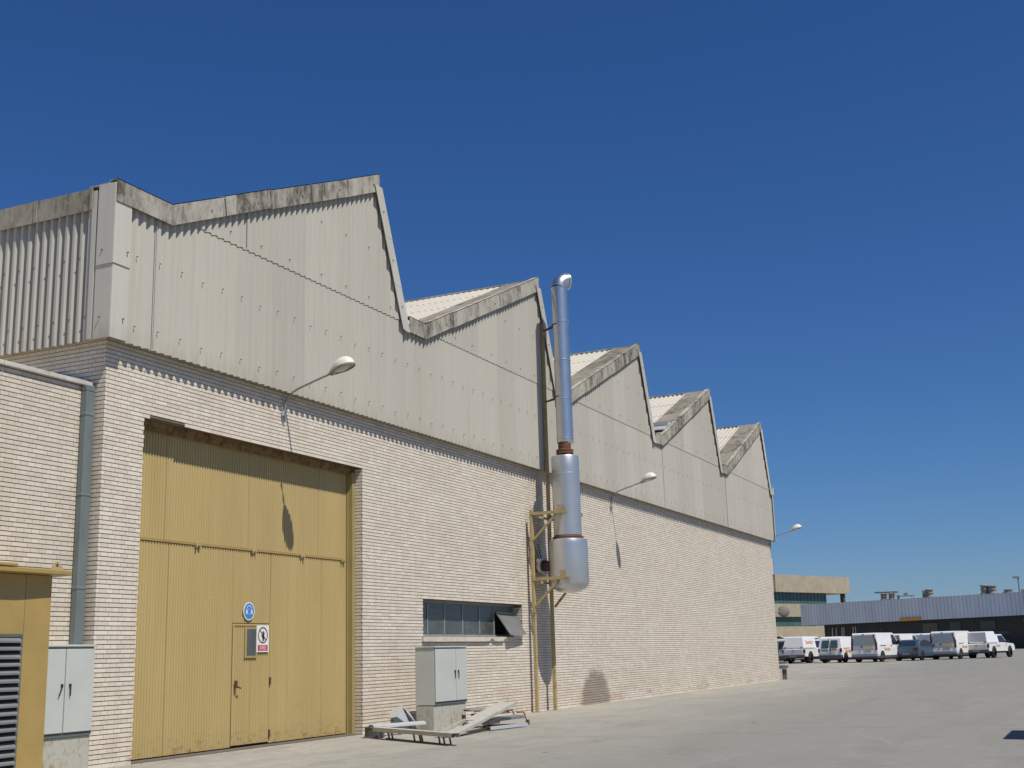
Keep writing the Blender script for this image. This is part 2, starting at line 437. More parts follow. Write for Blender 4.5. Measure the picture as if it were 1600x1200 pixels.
# ------------------------------------------------------------------ ground
def gz(x):
    def ss(a, b, t): t = max(0, min(1, (t-a)/(b-a))); return t*t*(3-2*t)
    return .2*ss(45, 74, x) + .25*ss(95, 150, x)
g = MB()
xs = [-3000, -400, -60, -20] + list(range(-10, 45, 5)) + list(range(45, 160, 4)) + [200, 400, 1000, 5000]
ys = [-4000, -400, -60, -20, -8, 0, 10, 30, 60, 400, 4000]
vs = [(x, y, gz(x)) for x in xs for y in ys]; ny = len(ys)
g.add(vs, [(i*ny+j, (i+1)*ny+j, (i+1)*ny+j+1, i*ny+j+1) for i in range(len(xs)-1) for j in range(ny-1)], 0, True)
tag(g.build('ground', M['ground']), kind='structure')

# ------------------------------------------------------------------ factory
XL, XR, ZD = .819, 6.82, 4.902
WL, WR, WB, WT = 9.115, 13.95, 1.75, 2.489
XE = 40.035; ZTOP = 6.1; C0 = .17
P = 7.954
fac = empty('factory_building', (0,0,0), 0, 'long cream brick factory hall with pale corrugated sawtooth gables and ochre sliding gate', 'building')

def courses(mb, o, d, nrm, L, z0, z1, holes=(), inset=.012, jit=.004, joint=.0118, jitter_ends=True):
    """brick courses as real raised bands. o origin (x,y), d unit dir, nrm outward normal, holes = (u0,u1,z0,z1)"""
    o = V((o[0], o[1], 0)); d = V((d[0], d[1], 0)); nr = V((nrm[0], nrm[1], 0))
    k = int(math.floor(z0/CH + .5))
    while (k+1)*CH <= z1 + 1e-6:
        za = k*CH; zb = za+CH-joint
        iv = [(0., L)]
        for (a, b, h0, h1) in holes:
            if za + CH/2 > h0 and za + CH/2 < h1:
                ja = random.uniform(-.007, .007) + (.008 if k % 2 else -.004); jb = random.uniform(-.006, .006)+(.006 if k % 2 else -.004)
                out = []
                for s, e in iv:
                    if a > s and a < e: out.append((s, a+ja))
                    if b > s and b < e: out.append((b+jb, e))
                    if not (a < e and b > s): out.append((s, e))
                iv = out
        for s, e in iv:
            off = random.uniform(0, .0015)
            p = lambda u, q, z: o + d*u + nr*(q) + V((0,0,z))
            f = -off; bk = -inset
            mb.add([p(s,f,za), p(e,f,za), p(e,f,zb), p(s,f,zb), p(s,bk,za), p(e,bk,za), p(e,bk,zb), p(s,bk,zb)],
                   [(0,1,2,3), (3,2,6,7), (0,4,5,1), (0,3,7,4), (1,5,6,2)])
        k += 1

def wall_with_holes(mb, o, d, nrm, L, z0, z1, holes, back, mi=1):
    """mortar plane behind the bricks with the same openings, cut into cells"""
    us = sorted({0., L} | {h[0] for h in holes} | {h[1] for h in holes}); zs = sorted({z0, z1} | {max(z0, h[2]) for h in holes} | {h[3] for h in holes})
    o = V((o[0], o[1], 0)); d = V((d[0], d[1], 0)); nr = V((nrm[0], nrm[1], 0))
    for a, b in zip(us[:-1], us[1:]):
        for c, e in zip(zs[:-1], zs[1:]):
            um, zm = (a+b)/2, (c+e)/2
            if any(h[0] < um < h[1] and h[2] < zm < h[3] for h in holes): continue
            q = -back
            mb.add([o+d*a+nr*q+V((0,0,c)), o+d*b+nr*q+V((0,0,c)), o+d*b+nr*q+V((0,0,e)), o+d*a+nr*q+V((0,0,e))], [(0,1,2,3)], mi)

mb = MB()
holes = [(XL, XR, -1, ZD), (XL+.13, 1.72, ZD-.03, ZD+.05), (WL, WR, WB, WT)]
courses(mb, (0,0), (1,0), (0,-1), XE, 0, ZTOP, holes)
wall_with_holes(mb, (0,0), (1,0), (0,-1), XE, -.1, ZTOP, [(XL, XR, -1, ZD), (WL, WR, WB, WT)], .011)
# left end wall, right end wall, rear wall
courses(mb, (0,0), (0,1), (-1,0), 6., 0, ZTOP)
wall_with_holes(mb, (0,0), (0,1), (-1,0), 30., -.1, ZTOP, [], .011)
mb.quad((XE,0,-.1), (XE,30,-.1), (XE,30,ZTOP), (XE,0,ZTOP), 0)
mb.quad((0,30,-.1), (XE,30,-.1), (XE,30,ZTOP), (0,30,ZTOP), 0)
# jambs of the gate: brick returns
courses(mb, (XR,0.0), (0,1), (-1,0), .165, 0, ZD, inset=.010)
mb.box(XR+.0095, XR+.02, .012, .5, -.1, ZD, 1)
mb.box(XL-.02, XL+.0, .012, .5, -.1, ZD, 0)
courses(mb, (WR,0.0), (0,1), (-1,0), .24, WB, WT+.01, inset=.010)
mb.box(WR+.0095, WR+.02, .012, .3, WB, WT+.02, 1)
mb.box(WL-.02, WL+.0, .012, .3, WB, WT+.02, 0)
# soffits
mb.box(XL, XR, .014, .19, ZD+.001, ZD+.04, 1)
mb.box(WL, WR, .014, .3, WT+.001, WT+.04, 1)
mb.build('brick_wall', [M['brick'], M['mortar']], fac)

# --- gable profile
ZE = 8.0                                  # valley level of the sheets
def slope_z(x, off=0.):
    """height of the roof outline (fascia top) at x"""
    t = (x - .99) % P + 0.0
    n = math.floor((x-.99)/P)
    a = 8.2 + .4421*t                     # rising
    b = 10.87 - (x - (7.03+n*P))*2.43     # steep fall
    z = min(a, b)
    z = max(z, 8.2)
    if x < .99: z = 8.2
    return z + off

PW = .165
def prof_pts(x0, x1, pitch, depth):
    """(x, y offset outward)"""
    out = []; x = x0; seq = [(0., 0.), (.20, 0.), (.46, 1.), (.74, 1.)]
    k = 0
    while x < x1:
        for a, h in seq:
            xx = x0 + (k+a)*pitch
            if xx <= x1: out.append((xx, h*depth))
        k += 1; x = x0+k*pitch
    out.append((x1, out[-1][1]))
    return out
mb = MB()
X0c, X1c = -.12, XE+.16
pts = prof_pts(X0c, X1c, PW, .046)
YC = -.135
for (xa, ya), (xb, yb) in zip(pts[:-1], pts[1:]):
    za = min(8.10, slope_z(xa, -.16)); zb = min(8.10, slope_z(xb, -.16))
    mb.quad((xa, YC-ya, 5.848), (xb, YC-yb, 5.848), (xb, YC-yb, zb), (xa, YC-ya, za))
    mb.quad((xa, YC-ya+.007, 5.848), (xb, YC-yb+.007, 5.848), (xb, YC-yb+.007, zb), (xa, YC-ya+.007, za))
    mb.quad((xa, YC-ya, 5.848), (xb, YC-yb, 5.848), (xb, YC-yb+.007, 5.848), (xa, YC-ya+.007, 5.848), 2)
    # upper sheets, lapped over the lower ones
    ua, ub = slope_z(xa, -.15), slope_z(xb, -.15)
    if ua > 8.07 and ub > 8.07 and slope_z(xa) > 8.21:
        mb.quad((xa, YC-ya-.014, 8.05), (xb, YC-yb-.014, 8.05), (xb, YC-yb-.014, ub), (xa, YC-ya-.014, ua))
        mb.quad((xa, YC-ya-.014, 8.05), (xb, YC-yb-.014, 8.05), (xb, YC-yb, 8.05), (xa, YC-ya, 8.05), 2)
# sheet fixings with a short stain below each
def fix(x, z, ph=0):
    k = round((x - X0c)/PW - .6); xr = X0c + (k+.6)*PW; y = YC-.052-.014
    mb.cbox((xr, y-.008, z), (.015, .026, .013), 1)
for zrow, st in ((6.12, .495), (7.18, .495)):
    x = .35; i = 0
    while x < XE:
        fix(x + (.0 if i % 2 else -.08), zrow + (.012 if i % 3 else -.02)); x += st; i += 1
for n in range(5):
    for zr in (8.22, 9.24, 10.2):
        x = n*P + 1.6
        while x < n*P + 7.9:
            if slope_z(x, -.5) > zr and slope_z(x-.15, -.5) > zr: fix(x, zr)
            x += .86
M['bolt'] = simple('fixing_bolt', (.11,.095,.08), .7)
M['lapgrey'] = simple('lap_joint_grey', (.30,.28,.24), .9)
M['laprust'] = simple('sheet_edge', (.20,.175,.14), .9)
cl = mb.build('front_cladding', [M['sheet'], M['bolt'], M['laprust']], fac)

# a few darker lap joints between sheets
for x, z0, z1 in ((.72, 5.86, 8.0), (24.9, 5.86, 8.0), (32.6, 5.86, 8.0), (2.9, 8.1, 8.75)):
    mb = MB(); mb.box(x, x+.008, YC-.058, YC-.05, z0, z1); mb.build('lap_strip', M['lapgrey'], fac)

# left flank cladding (deeper looking ribs)
mb = MB()
lp = prof_pts(.19, 12.0, .148, .06)
for (ya, xa), (yb, xb) in zip(lp[:-1], lp[1:]):
    for t, mi in ((0, 0), (.008, 0)):
        mb.quad((-.105-xa+t, ya, 5.85), (-.105-xb+t, yb, 5.85), (-.105-xb+t, yb, 8.02), (-.105-xa+t, ya, 8.02))
    mb.quad((-.105-xa, ya, 5.85), (-.105-xb, yb, 5.85), (-.097-xb, yb, 5.85), (-.097-xa, ya, 5.85))
for k in range(22):
    for zr in (6.2, 7.1):
        y = .19 + (.6+4*k+ (2 if zr > 7 else 0))*.148*.5
        kk = round((y-.19)/.148-.6); y = .19+(kk+.6)*.148
        mb.cbox((-.175, y, zr), (.03, .014, .014), 1)
mb.build('side_cladding', [M['sheet_side'], M['bolt']], fac)

# corner trim: two lapped pieces, each an L
def ltrim(mb, z0, z1, o, wx=.34, wy=.32):
    t = .012
    mb.box(-.185-o, -.185-o+t, -.215-o+t, -.215-o+wy, z0, z1)
    mb.box(-.185-o, -.185-o+wx, -.215-o, -.215-o+t, z0, z1)
mb = MB(); ltrim(mb, 5.84, 6.98, 0); ltrim(mb, 6.93, 8.15, .014, .345, .325)
for x, y, z in ((.05,-.225,6.15), (.07,-.24,7.15)): mb.cbox((x, y-.01, z), (.02,.03,.02), 1)
for y, z in ((-.02, 6.15), (-.02, 7.15)): mb.cbox((-.205, y, z), (.03,.02,.02), 1)
mb.box(-.20, .2, -.10, .28, 8.15, 8.162, 0)
mb.build('corner_trim', [M['trim'], M['bolt']], fac, bevel=.006)
mb = MB(); mb.box(-.19, -.178, .135, .215, 5.86, 8.09); mb.box(-.17, -.10, .115, .25, 5.86, 8.08)
mb.build('flank_edge_strip', M['trim'], fac)

# fascia boards along the sawtooth outline
def board(mb, xa, za, xb, zb, h, lap, tilt=0., yo=0.):
    """an angle-section board: front face and a top return over the roof"""
    y = -.245 - lap + yo; t = .014
    n = V((-(zb-za), 0, xb-xa)).normalized()
    A = V((xa, y, za)); B = V((xb, y, zb)); dn = V((0,0,-1))
    def slab(p, q, r, s, nrm, th):
        nrm = V(nrm).normalized()*th
        a = [V(v) for v in (p, q, r, s)]; b = [v+nrm for v in a]
        mb.add(a+b, [(0,1,2,3), (7,6,5,4), (0,4,5,1), (1,5,6,2), (2,6,7,3), (3,7,4,0)])
    slab(A, B, B+dn*(h+tilt), A+dn*h, (0,1,0), t)
    slab(A, B, B+V((0,.16,-.0)), A+V((0,.16,-.0)), dn, t)
for n in range(5):
    mb = MB()
    o = n*P
    xs_ = -.19 if n == 0 else .32
    board(mb, o+xs_, 8.2, o+.995, 8.2, .335, 0)
    L = 6.10; k = 5
    for i in range(k):
        a, b = .985+L*i/k, .985+L*(i+1)/k+.03
        if i == k-1: b = 7.10
        jit = random.uniform(-.008, .008)
        board(mb, o+a, 8.2+.4421*(a-.985)+jit, o+b, 8.2+.4421*(b-.985)+jit+random.uniform(-.006,.01), .345+.008*i, .010*(i % 2)+.004)
    for x in (1.9, 3.1, 4.4, 5.6, 6.85):
        mb.cbox((n*P+x, -.262, slope_z(n*P+x)-.21), (.018,.02,.018), 1)
    # slanting joint covers between the boards
    for i in range(1, 5):
        x = o+.985+6.10*i/5; za = 8.2+.4421*(x-o-.985)
        mb.add([(x-.006, -.274, za-.005), (x+.012, -.274, za), (x+.060, -.274, za-.345+.02), (x+.042, -.274, za-.345+.016)], [(0,1,2,3)], 2)
    mb.build('gable_fascia', [M['fascia'], M['bolt'], M['cab_dark']], fac)

# fascia of the flank
mb = MB()
for i, (y0, y1) in enumerate(((.225, 1.32), (1.30, 3.0), (2.98, 4.8), (4.78, 6.6), (6.58, 12.))):
    x = -.20-.010*(i % 2)
    mb.box(x, x+.014, y0, y1, 7.80-.004*i, 8.12)
    mb.box(x, x+.3, y0, y1, 8.12, 8.134)
mb.box(-.222, -.205, 1.285, 1.345, 7.80, 8.135)
mb.box(-.222, -.205, .2, .245, 7.80, 8.135)
mb.build('flank_fascia', M['fascia_side'], fac)

# steep edge trims: three lapped boards each
for n in range(5):
    mb = MB()
    o = n*P
    a = V((6.88, 0, 10.60)); b = V((8.02, 0, 7.86))
    d = (b-a)
    for i in range(3):
        s, e = i/3, (i+1)/3+.02
        if i == 2: e = 1.0
        p = a+d*s; q = a+d*e; y = -.262-.012*(2-i)+.01; w = .275
        vs = [(o+p.x, y, p.z), (o+p.x+w, y, p.z+.0), (o+q.x+w, y+.01, q.z), (o+q.x, y+.01, q.z)]
        vs += [(x_, y_+.014, z_) for x_, y_, z_ in vs]
        mb.add(vs, [(0,1,2,3), (7,6,5,4), (0,4,5,1), (1,5,6,2), (2,6,7,3), (3,7,4,0)])
        # return around the corner
        vs = [(o+p.x+w, y, p.z), (o+p.x+w+.012, y+.2, p.z), (o+q.x+w+.012, y+.2, q.z), (o+q.x+w, y+.01, q.z)]
        mb.add(vs, [(0,1,2,3)])
        m_ = (p+q)/2; mb.cbox((o+m_.x+.12, y-.006, m_.z), (.018,.02,.018), 1)
    # rounded foot
    mb.cbox((o+8.15, -.256, 7.86), (.2,.014,.05))
    mb.build('steep_edge_trim', [M['trim'], M['bolt']], fac)

# closing piece at the far top corner + far corner trim
mb = MB()
mb.box(XE+.13, XE+.16, -.235, .1, 5.84, 8.1)
mb.box(XE+.05, XE+.16, -.245, -.232, 5.84, 8.1)
mb.box(XE+.155, XE+.33, -.26, -.02, 7.88, 8.2)
mb.build('far_corner_trim', M['trim'], fac)

# roof slopes: corrugated sheets lying on the slope, seen over the fascia
def roof_mesh():
    mb = MB(); pitch = .177; n = 150; L = 6.05; rows = 4
    for r in range(rows):
        a, b = L*r/rows, L*(r+1)/rows+.12
        if r == rows-1: b = L+.03
        vs = []; 
        N_ = n*6
        for i in range(N_+1):
            y = 0.55+i*pitch/6
            h = .028*math.cos(2*math.pi*i/6)
            lift = .016
            vs.append((a, y, .4421*a+h+lift+.02)); vs.append((b, y, .4421*b+h+.02)); vs.append((a, y, .4421*a+h+lift-.0))
        fs = []
        for i in range(N_):
            j = 3*i
            fs += [(j, j+3, j+4, j+1), (j+2, j+5, j+3, j)]
        mb.add(vs, fs, 0, False)
    return mb
ro = None
for n in range(5):
    if n == 0:
        ro = roof_mesh().build('roof_slope', M['roof'], fac); ro.location = (.99, 0, 8.09)
    else:
        c = ro.copy(); COL.objects.link(c); c.parent = fac; c.location = (.99+n*P, 0, 8.09)
# verge: flat, darker mottled sheets along the edge behind the fascia
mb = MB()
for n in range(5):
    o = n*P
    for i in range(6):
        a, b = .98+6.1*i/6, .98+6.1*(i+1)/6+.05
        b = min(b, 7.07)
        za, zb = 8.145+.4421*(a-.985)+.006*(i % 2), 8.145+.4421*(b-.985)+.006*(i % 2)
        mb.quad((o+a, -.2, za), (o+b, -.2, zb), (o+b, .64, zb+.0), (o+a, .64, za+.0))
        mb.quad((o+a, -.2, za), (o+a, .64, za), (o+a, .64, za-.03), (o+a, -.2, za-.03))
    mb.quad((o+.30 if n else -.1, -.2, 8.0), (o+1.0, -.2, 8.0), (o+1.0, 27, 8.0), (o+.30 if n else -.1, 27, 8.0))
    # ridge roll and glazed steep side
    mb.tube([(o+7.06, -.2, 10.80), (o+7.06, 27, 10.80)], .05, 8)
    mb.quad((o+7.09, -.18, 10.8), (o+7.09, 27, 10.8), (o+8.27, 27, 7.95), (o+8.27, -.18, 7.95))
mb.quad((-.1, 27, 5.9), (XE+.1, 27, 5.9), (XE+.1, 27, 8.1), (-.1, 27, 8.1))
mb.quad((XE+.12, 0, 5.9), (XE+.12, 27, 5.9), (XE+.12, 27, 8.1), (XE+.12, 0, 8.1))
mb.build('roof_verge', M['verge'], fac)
# loose pale sheets left in the fourth and fifth valley
ls = MB(); ls.add([(25.5,-.12,8.50), (26.3,-.12,8.86), (26.3,.75,8.88), (25.5,.75,8.53), (25.5,-.12,8.53), (26.3,-.12,8.89), (26.3,.75,8.91), (25.5,.75,8.56)], [(0,3,2,1), (4,5,6,7), (0,1,5,4), (1,2,6,5), (2,3,7,6), (3,0,4,7)])
ls.box(25.9, 25.95, -.12, .75, 8.75, 8.86)
tag(ls.build('loose_roof_sheet', M['offwhite']), 'pale loose sheet lying on the dark verge of the fourth sawtooth roof', 'roof sheet')
ls = MB(); ls.box(32.95, 33.4, -.15, .3, 8.26, 8.30)
tag(ls.build('loose_roof_sheet', M['offwhite']), 'small pale scrap of sheet at the foot of the last sawtooth roof slope', 'roof sheet')

# ------------------------------------------------------------------ sliding gate (part of the factory)
YD = .30
def ribs(mb, x0, x1, z0, z1, y, pitch=.062, d=.014, th=0):
    seq = [(0., 0.), (.30, 0.), (.42, 1.), (.86, 1.)]
    pts = []; k = 0
    while x0+k*pitch < x1:
        for a, h in seq:
            xx = x0+(k+a)*pitch
            if xx < x1: pts.append((xx, y-h*d))
        k += 1
    pts.append((x1, y-d))
    for (xa, ya), (xb, yb) in zip(pts[:-1], pts[1:]):
        mb.quad((xa, ya, z0), (xb, yb, z0), (xb, yb, z1), (xa, ya, z1))
        mb.quad((xa, ya, z1), (xb, yb, z1), (xb, y+.02, z1), (xa, y+.02, z1))
WX0, WX1, WZ1 = 3.36, 4.36, 1.945
mb = MB()
ribs(mb, XL-.05, 6.70, 3.17, 4.80, YD)
gt = mb.build('gate_upper_leaf', M['ochre'], fac)
mb = MB()
ribs(mb, XL-.05, WX0-.012, .03, 3.13, YD)
ribs(mb, WX1, 6.70, .03, 3.13, YD)
ribs(mb, WX0-.012, WX1, WZ1+.012, 3.13, YD)
gl = mb.build('gate_lower_leaf', M['ochre'], fac)
mb = MB(); ribs(mb, WX0, WX1-.004, .05, WZ1, YD-.001)
mb.box(WX0-.004, WX0+.03, YD-.022, YD-.018, .05, WZ1); mb.box(WX0, WX1-.004, YD-.024, YD-.019, WZ1-.03, WZ1)
wk = mb.build('wicket_door', M['ochre'], gl)
tag(wk, 'small ribbed wicket door set in the gate with a narrow glass pane')
mb = MB(); mb.box(3.66, 3.99, YD-.034, YD-.02, 1.40, 1.90); mb.build('vision_frame', M['ochre_frame'], wk)
mb = MB(); mb.box(3.715, 3.945, YD-.040, YD-.034, 1.445, 1.86); mb.build('vision_pane', simple('dusty_dark_pane', (.085,.095,.095), .3, var=.2), wk)
mb = MB(); mb.cbox((3.43, YD-.05, .99), (.05,.03,.12)); mb.tube([(3.43, YD-.05, .95), (3.43, YD-.09, .95), (3.50, YD-.09, .93)], .012, 8)
mb.build('wicket_handle', M['rust'], wk)
for z in (1.02, .18):
    mb = MB(); mb.cbox((WX1+.005, YD-.028, z), (.03,.02,.12)); mb.build('wicket_hinge', M['rust'], wk)
# seam rail, backing, hinge brackets, frame
mb = MB(); mb.box(XL-.05, 6.70, YD-.026, YD+.01, 3.135, 3.165); mb.build('gate_seam_rail', M['ochre_flat'], fac)
mb = MB(); mb.box(XL-.1, XR+.02, YD+.03, YD+.06, -.05, 4.95); mb.build('gate_backing', M['dark'], fac)
for x in (2.42, 3.85, 5.25, 6.56):
    mb = MB(); mb.cbox((x, YD-.035, 3.145), (.13,.03,.035)); mb.cbox((x-.04, YD-.045, 3.12), (.02,.03,.05)); mb.cbox((x+.04, YD-.045, 3.12), (.02,.03,.05))
    mb.build('gate_bracket', M['ochre_dirty'], fac)
mb = MB()
mb.box(XL, XR, .185, .30, 4.815, 4.90)             # lintel beam
mb.box(XL, XR, .215, .24, 4.76, 4.815)
mb.build('gate_lintel', rust_mat('shaded_brown_lintel', (.27,.175,.06), (.13,.065,.03), .5), fac)  # brown made darker to paint in the shade under the soffit
mb = MB(); mb.box(6.735, 6.818, .167, .33, -.02, 4.8); mb.box(6.715, 6.735, .26, .33, -.02, 4.8)
mb.build('gate_side_frame', M['ochre_frame'], fac)
mb = MB(); mb.box(XL, XR, -.004, .45, -.03, .012); mb.build('gate_threshold', simple('threshold_steel', (.12,.10,.08), .7), fac)

# ------------------------------------------------------------------ window of the factory
mb = MB(); YW = .23
mb.box(WL, WR, YW, YW+.03, WB, WB+.045); mb.box(WL, WR, YW, YW+.03, WT-.04, WT)
mul = [9.72, 10.46, 11.30, 12.13, 12.88]
mb.box(WL, WL+.04, YW, YW+.03, WB+.045, WT-.04); mb.box(WR-.04, WR, YW, YW+.03, WB+.045, WT-.04)
for x in mul: mb.box(x-.018, x+.018, YW-.004, YW+.03, WB+.045, WT-.04)
wf = mb.build('window', M['winframe'], fac)
edges = [WL+.04]+mul
for a, b in zip(edges[:-1], edges[1:]):
    mb = MB(); t = random.uniform(-.004, .004)
    mb.add([(a+.018, YW+.012+t, WB+.045), (b-.018, YW+.012-t, WB+.045), (b-.018, YW+.014-t, WT-.04), (a+.018, YW+.014+t, WT-.04)], [(0,1,2,3)])
    mb.build('window_pane', M['glass'], wf)
mb = MB(); mb.box(12.9, WR-.04, YW+.2, YW+.22, WB, WT); mb.box(12.9, 12.91, YW, YW+.2, WB, WT); mb.build('dark_opening', M['dark'], wf)
mb = MB()
T0, T1 = V((12.92, .19, 2.30)), V((13.86, .19, 2.28)); B0, B1 = V((12.92, -.17, 1.79)), V((13.86, -.12, 1.80))
for a, b in ((T0, T1), (B0, B1), (T0, B0), (T1, B1)): mb.bar(a, b, .03, .03)
sh = mb.build('open_sash', M['winframe'], wf)
mb = MB(); mb.quad(T0, T1, B1, B0); mb.build('sash_pane', simple('dusty_glass', (.17,.17,.155), .3, var=.2), sh)
mb = MB(); mb.box(12.92, 13.86, YW-.01, YW+.02, 2.30, 2.33); mb.box(12.92, 13.86, YW+.005, YW+.012, 2.33, WT-.04); mb.build('fixed_light', simple('dusty_glass_top', (.12,.12,.11), .4), wf)
# sill with a ragged lower edge
mb = MB()
sx = [9.05, 9.8, 10.6, 11.35, 11.85, 12.05, 12.18, 12.32, 12.5, 12.75, 12.87, 13.0, 13.3, 13.42]
lo_ = [1.645, 1.64, 1.645, 1.64, 1.642, 1.65, 1.715, 1.65, 1.64, 1.645, 1.715, 1.65, 1.64, 1.66]
n_ = len(sx); y0, y1 = -.055, .22
vs = [(x, y0, z) for x, z in zip(sx, lo_)] + [(x, y0, 1.738) for x in sx] + [(x, y1, z) for x, z in zip(sx, lo_)] + [(x, y1, 1.738) for x in sx]
fs = []
for i in range(n_-1):
    fs += [(i, i+1, n_+i+1, n_+i), (n_+i, n_+i+1, 3*n_+i+1, 3*n_+i), (i, 2*n_+i, 2*n_+i+1, i+1)]
fs += [(0, n_, 3*n_, 2*n_), (n_-1, 3*n_-1, 4*n_-1, 2*n_-1)]
mb.add(vs, fs); mb.box(13.42, WR, .01, .22, 1.70, 1.735)
mb.build('window_sill', M['concrete'], wf)

# ------------------------------------------------------------------ annex on the left
an = empty('annex_building', (0,0,0), 0, 'lower cream brick annex with stone coping at the left end of the factory', 'building')
mb = MB(); AL = 12.
courses(mb, (-AL,.24), (1,0), (0,-1), AL-.002, 0, 5.19)
mb.box(-AL, -.0125, .2515, .5, -.1, 5.19, 1)
mb.box(-AL, -.013, .5, 12., -.1, 5.15, 0)
mb.build('brick_wall', [M['brick_annex'], M['mortar']], an)
mb = MB()
for i, (a, b) in enumerate(((-AL,-6.), (-5.99,-3.4), (-3.39,-1.62), (-1.61,-.03))):
    mb.box(a, b, .185, .50, 5.192, 5.252+.003*(i % 2))
mb.build('coping', M['coping'], an, bevel=.008)
mb = MB(); mb.add([(-.34,.27,5.27), (-.013,.27,5.27), (-.013,.27,5.30), (-.013,.95,5.28), (-.34,.95,5.27), (-.013,.95,5.50)], [(0,1,2), (0,2,5,4), (1,3,5,2), (0,4,3,1), (4,5,3)])
mb.build('valley_flashing', M['galv'], an)
dp = MB()
dp.box(-.215, -.05, .125, .228, 1.62, 5.10)
for z in (2.35, 3.62, 4.75): dp.box(-.222, -.043, .119, .228, z, z+.045)
dp.box(-.215, -.05, .125, .228, 5.10, 5.189)
dp.box(-.215, -.05, .125, .228, 0, 1.62)
tag(dp.build('downpipe', M['galv_dull'], None, bevel=.012), 'square grey-green metal downpipe in the corner beside the brick pier', 'downpipe')

# ------------------------------------------------------------------ ochre switchgear kiosk at far left
kx1 = -1.28; ky = -.5
kk = empty('ochre_kiosk', (-2.4, ky, 0), 0, 'ochre steel kiosk with grey louvre at the left edge of the picture', 'kiosk')
def K(mb, name, mats, bevel=0, parent=kk):
    o = mb.build(name, mats, parent, bevel=bevel)
    o.matrix_parent_inverse = Matrix.Translation(-V(kk.location)) if parent is kk else Matrix.Identity(4)
    return o
mb = MB(); mb.box(-4.2, kx1, ky, .225, 0, 2.45); mb.box(-1.70, -1.694, ky-.003, ky+.01, 1.74, 2.45, 1)
K(mb, 'kiosk_body', [M['ochre_flat'], M['cab_dark']], bevel=.01)
mb = MB()
edge_pts = [(-4.3,ky-.16), (-2.3,ky-.16), (-2.28,ky-.19), (-1.9,ky-.19), (-1.5,ky-.17), (-1.3,ky-.16), (-1.08,ky-.13), (-1.05,ky+.1), (-1.05,.22), (-4.3,.22)]
mb.prism(edge_pts, 2.455, 2.515, 'z'); mb.box(-4.3, -2.02, ky-.2, .1, 2.52, 2.56)
K(mb, 'kiosk_roof', M['ochre_flat'], bevel=.01)
mb = MB(); mb.prism([(-1.43,2.516), (-1.21,2.516), (-1.28,2.60), (-1.33,2.625), (-1.38,2.60)], ky-.12, ky-.105, 'y')
mb.cbox((-1.33, ky-.122, 2.575), (.03,.004,.03), 1)
K(mb, 'lifting_lug', [M['ochre_dirty'], M['black']])
mb = MB()
gx0, gx1, gz0, gz1 = -3.4, -1.715, .08, 1.735
mb.box(gx0, gx1, ky-.02, ky-.001, gz1-.035, gz1); mb.box(gx1-.035, gx1, ky-.02, ky-.001, gz0, gz1-.035)
lv = K(mb, 'louvre_frame', M['cab_dark'])
mb = MB(); z = gz0+.05
while z < gz1-.09:
    a = random.uniform(-.006, .006)
    mb.add([(gx0, ky-.055, z+a), (gx1-.04, ky-.055, z-a), (gx1-.04, ky-.004, z+.045), (gx0, ky-.004, z+.045), (gx0, ky-.055, z+.022+a), (gx1-.04, ky-.055, z+.022-a), (gx1-.04, ky-.004, z+.062), (gx0, ky-.004, z+.062)],
           [(0,1,2,3), (7,6,5,4), (0,4,5,1), (1,5,6,2), (3,2,6,7), (0,3,7,4)])
    z += .094
mb.box(gx0, gx1-.04, ky-.003, ky-.002, gz0, gz1-.04, 1)
K(mb, 'louvre_slats', [simple('louvre_grey', (.17,.175,.165), .6), M['dark']])

# ------------------------------------------------------------------ electrical cabinets
def cabinet(name, x0, x1, y0, y1, zp, zt, split, label, handles, plx=(0,0)):
    c = empty(name, ((x0+x1)/2, (y0+y1)/2, 0), 0, label, 'cabinet')
    inv = Matrix.Translation(-V(c.location))
    def B(mb, nm, mats, bevel=0, par=c):
        o = mb.build(nm, mats, par, bevel=bevel)
        if par is c: o.matrix_parent_inverse = inv
        return o
    mb = MB(); mb.box(x0, x1, y0, y1, zp, zt-.03); B(mb, 'cabinet_body', M['cab'], .006)
    mb = MB(); mb.box(x0-.015, x1+.015, y0-.03, y1, zt-.028, zt); B(mb, 'cabinet_top', M['cab'], .006)
    mb = MB(); mb.box(x0+.004, x1-.004, y0-.006, y0-.001, zp+.01, zt-.04); B(mb, 'door_gap', M['cab_dark'])
    for a, b, hx in ((x0+.012, split-.008, handles[0]), (split+.008, x1-.012, handles[1])):
        mb = MB(); mb.box(a, b, y0-.024, y0-.004, zp+.055, zt-.055)
        d = B(mb, 'cabinet_door', M['cab'], .004)
        mb = MB(); zc = zp+(zt-zp)*.52; hx0, tilt = hx
        mb.cbox((hx0, y0-.036, zc+.04), (.028,.02,.04)); mb.bar((hx0, y0-.045, zc+.03), (hx0+tilt, y0-.045, zc-.09), .015, .012)
        B(mb, 'door_handle', M['black'], .003, d)
    mb = MB(); mb.box(x0+plx[0], x1-plx[0], y0+.02, y1, 0, zp-.004); B(mb, 'cabinet_plinth', M['plinth'], .01)
    return c
cabinet('electrical_cabinet', -1.17, -.185, -.2, .225, .462, 1.615, -.70, 'grey-green twin-door cabinet on a rusty plinth between ochre kiosk and brick pier', ((-.76, -.055), (-.62, .0)), (-.008, 0))
cabinet('electrical_cabinet', 7.544, 8.84, -1.10, -.70, .465, 1.53, 8.37, 'tall grey twin-door cabinet standing free under the strip window amid metal scrap', ((8.31, .0), (8.45, .0)), (.006, 0))

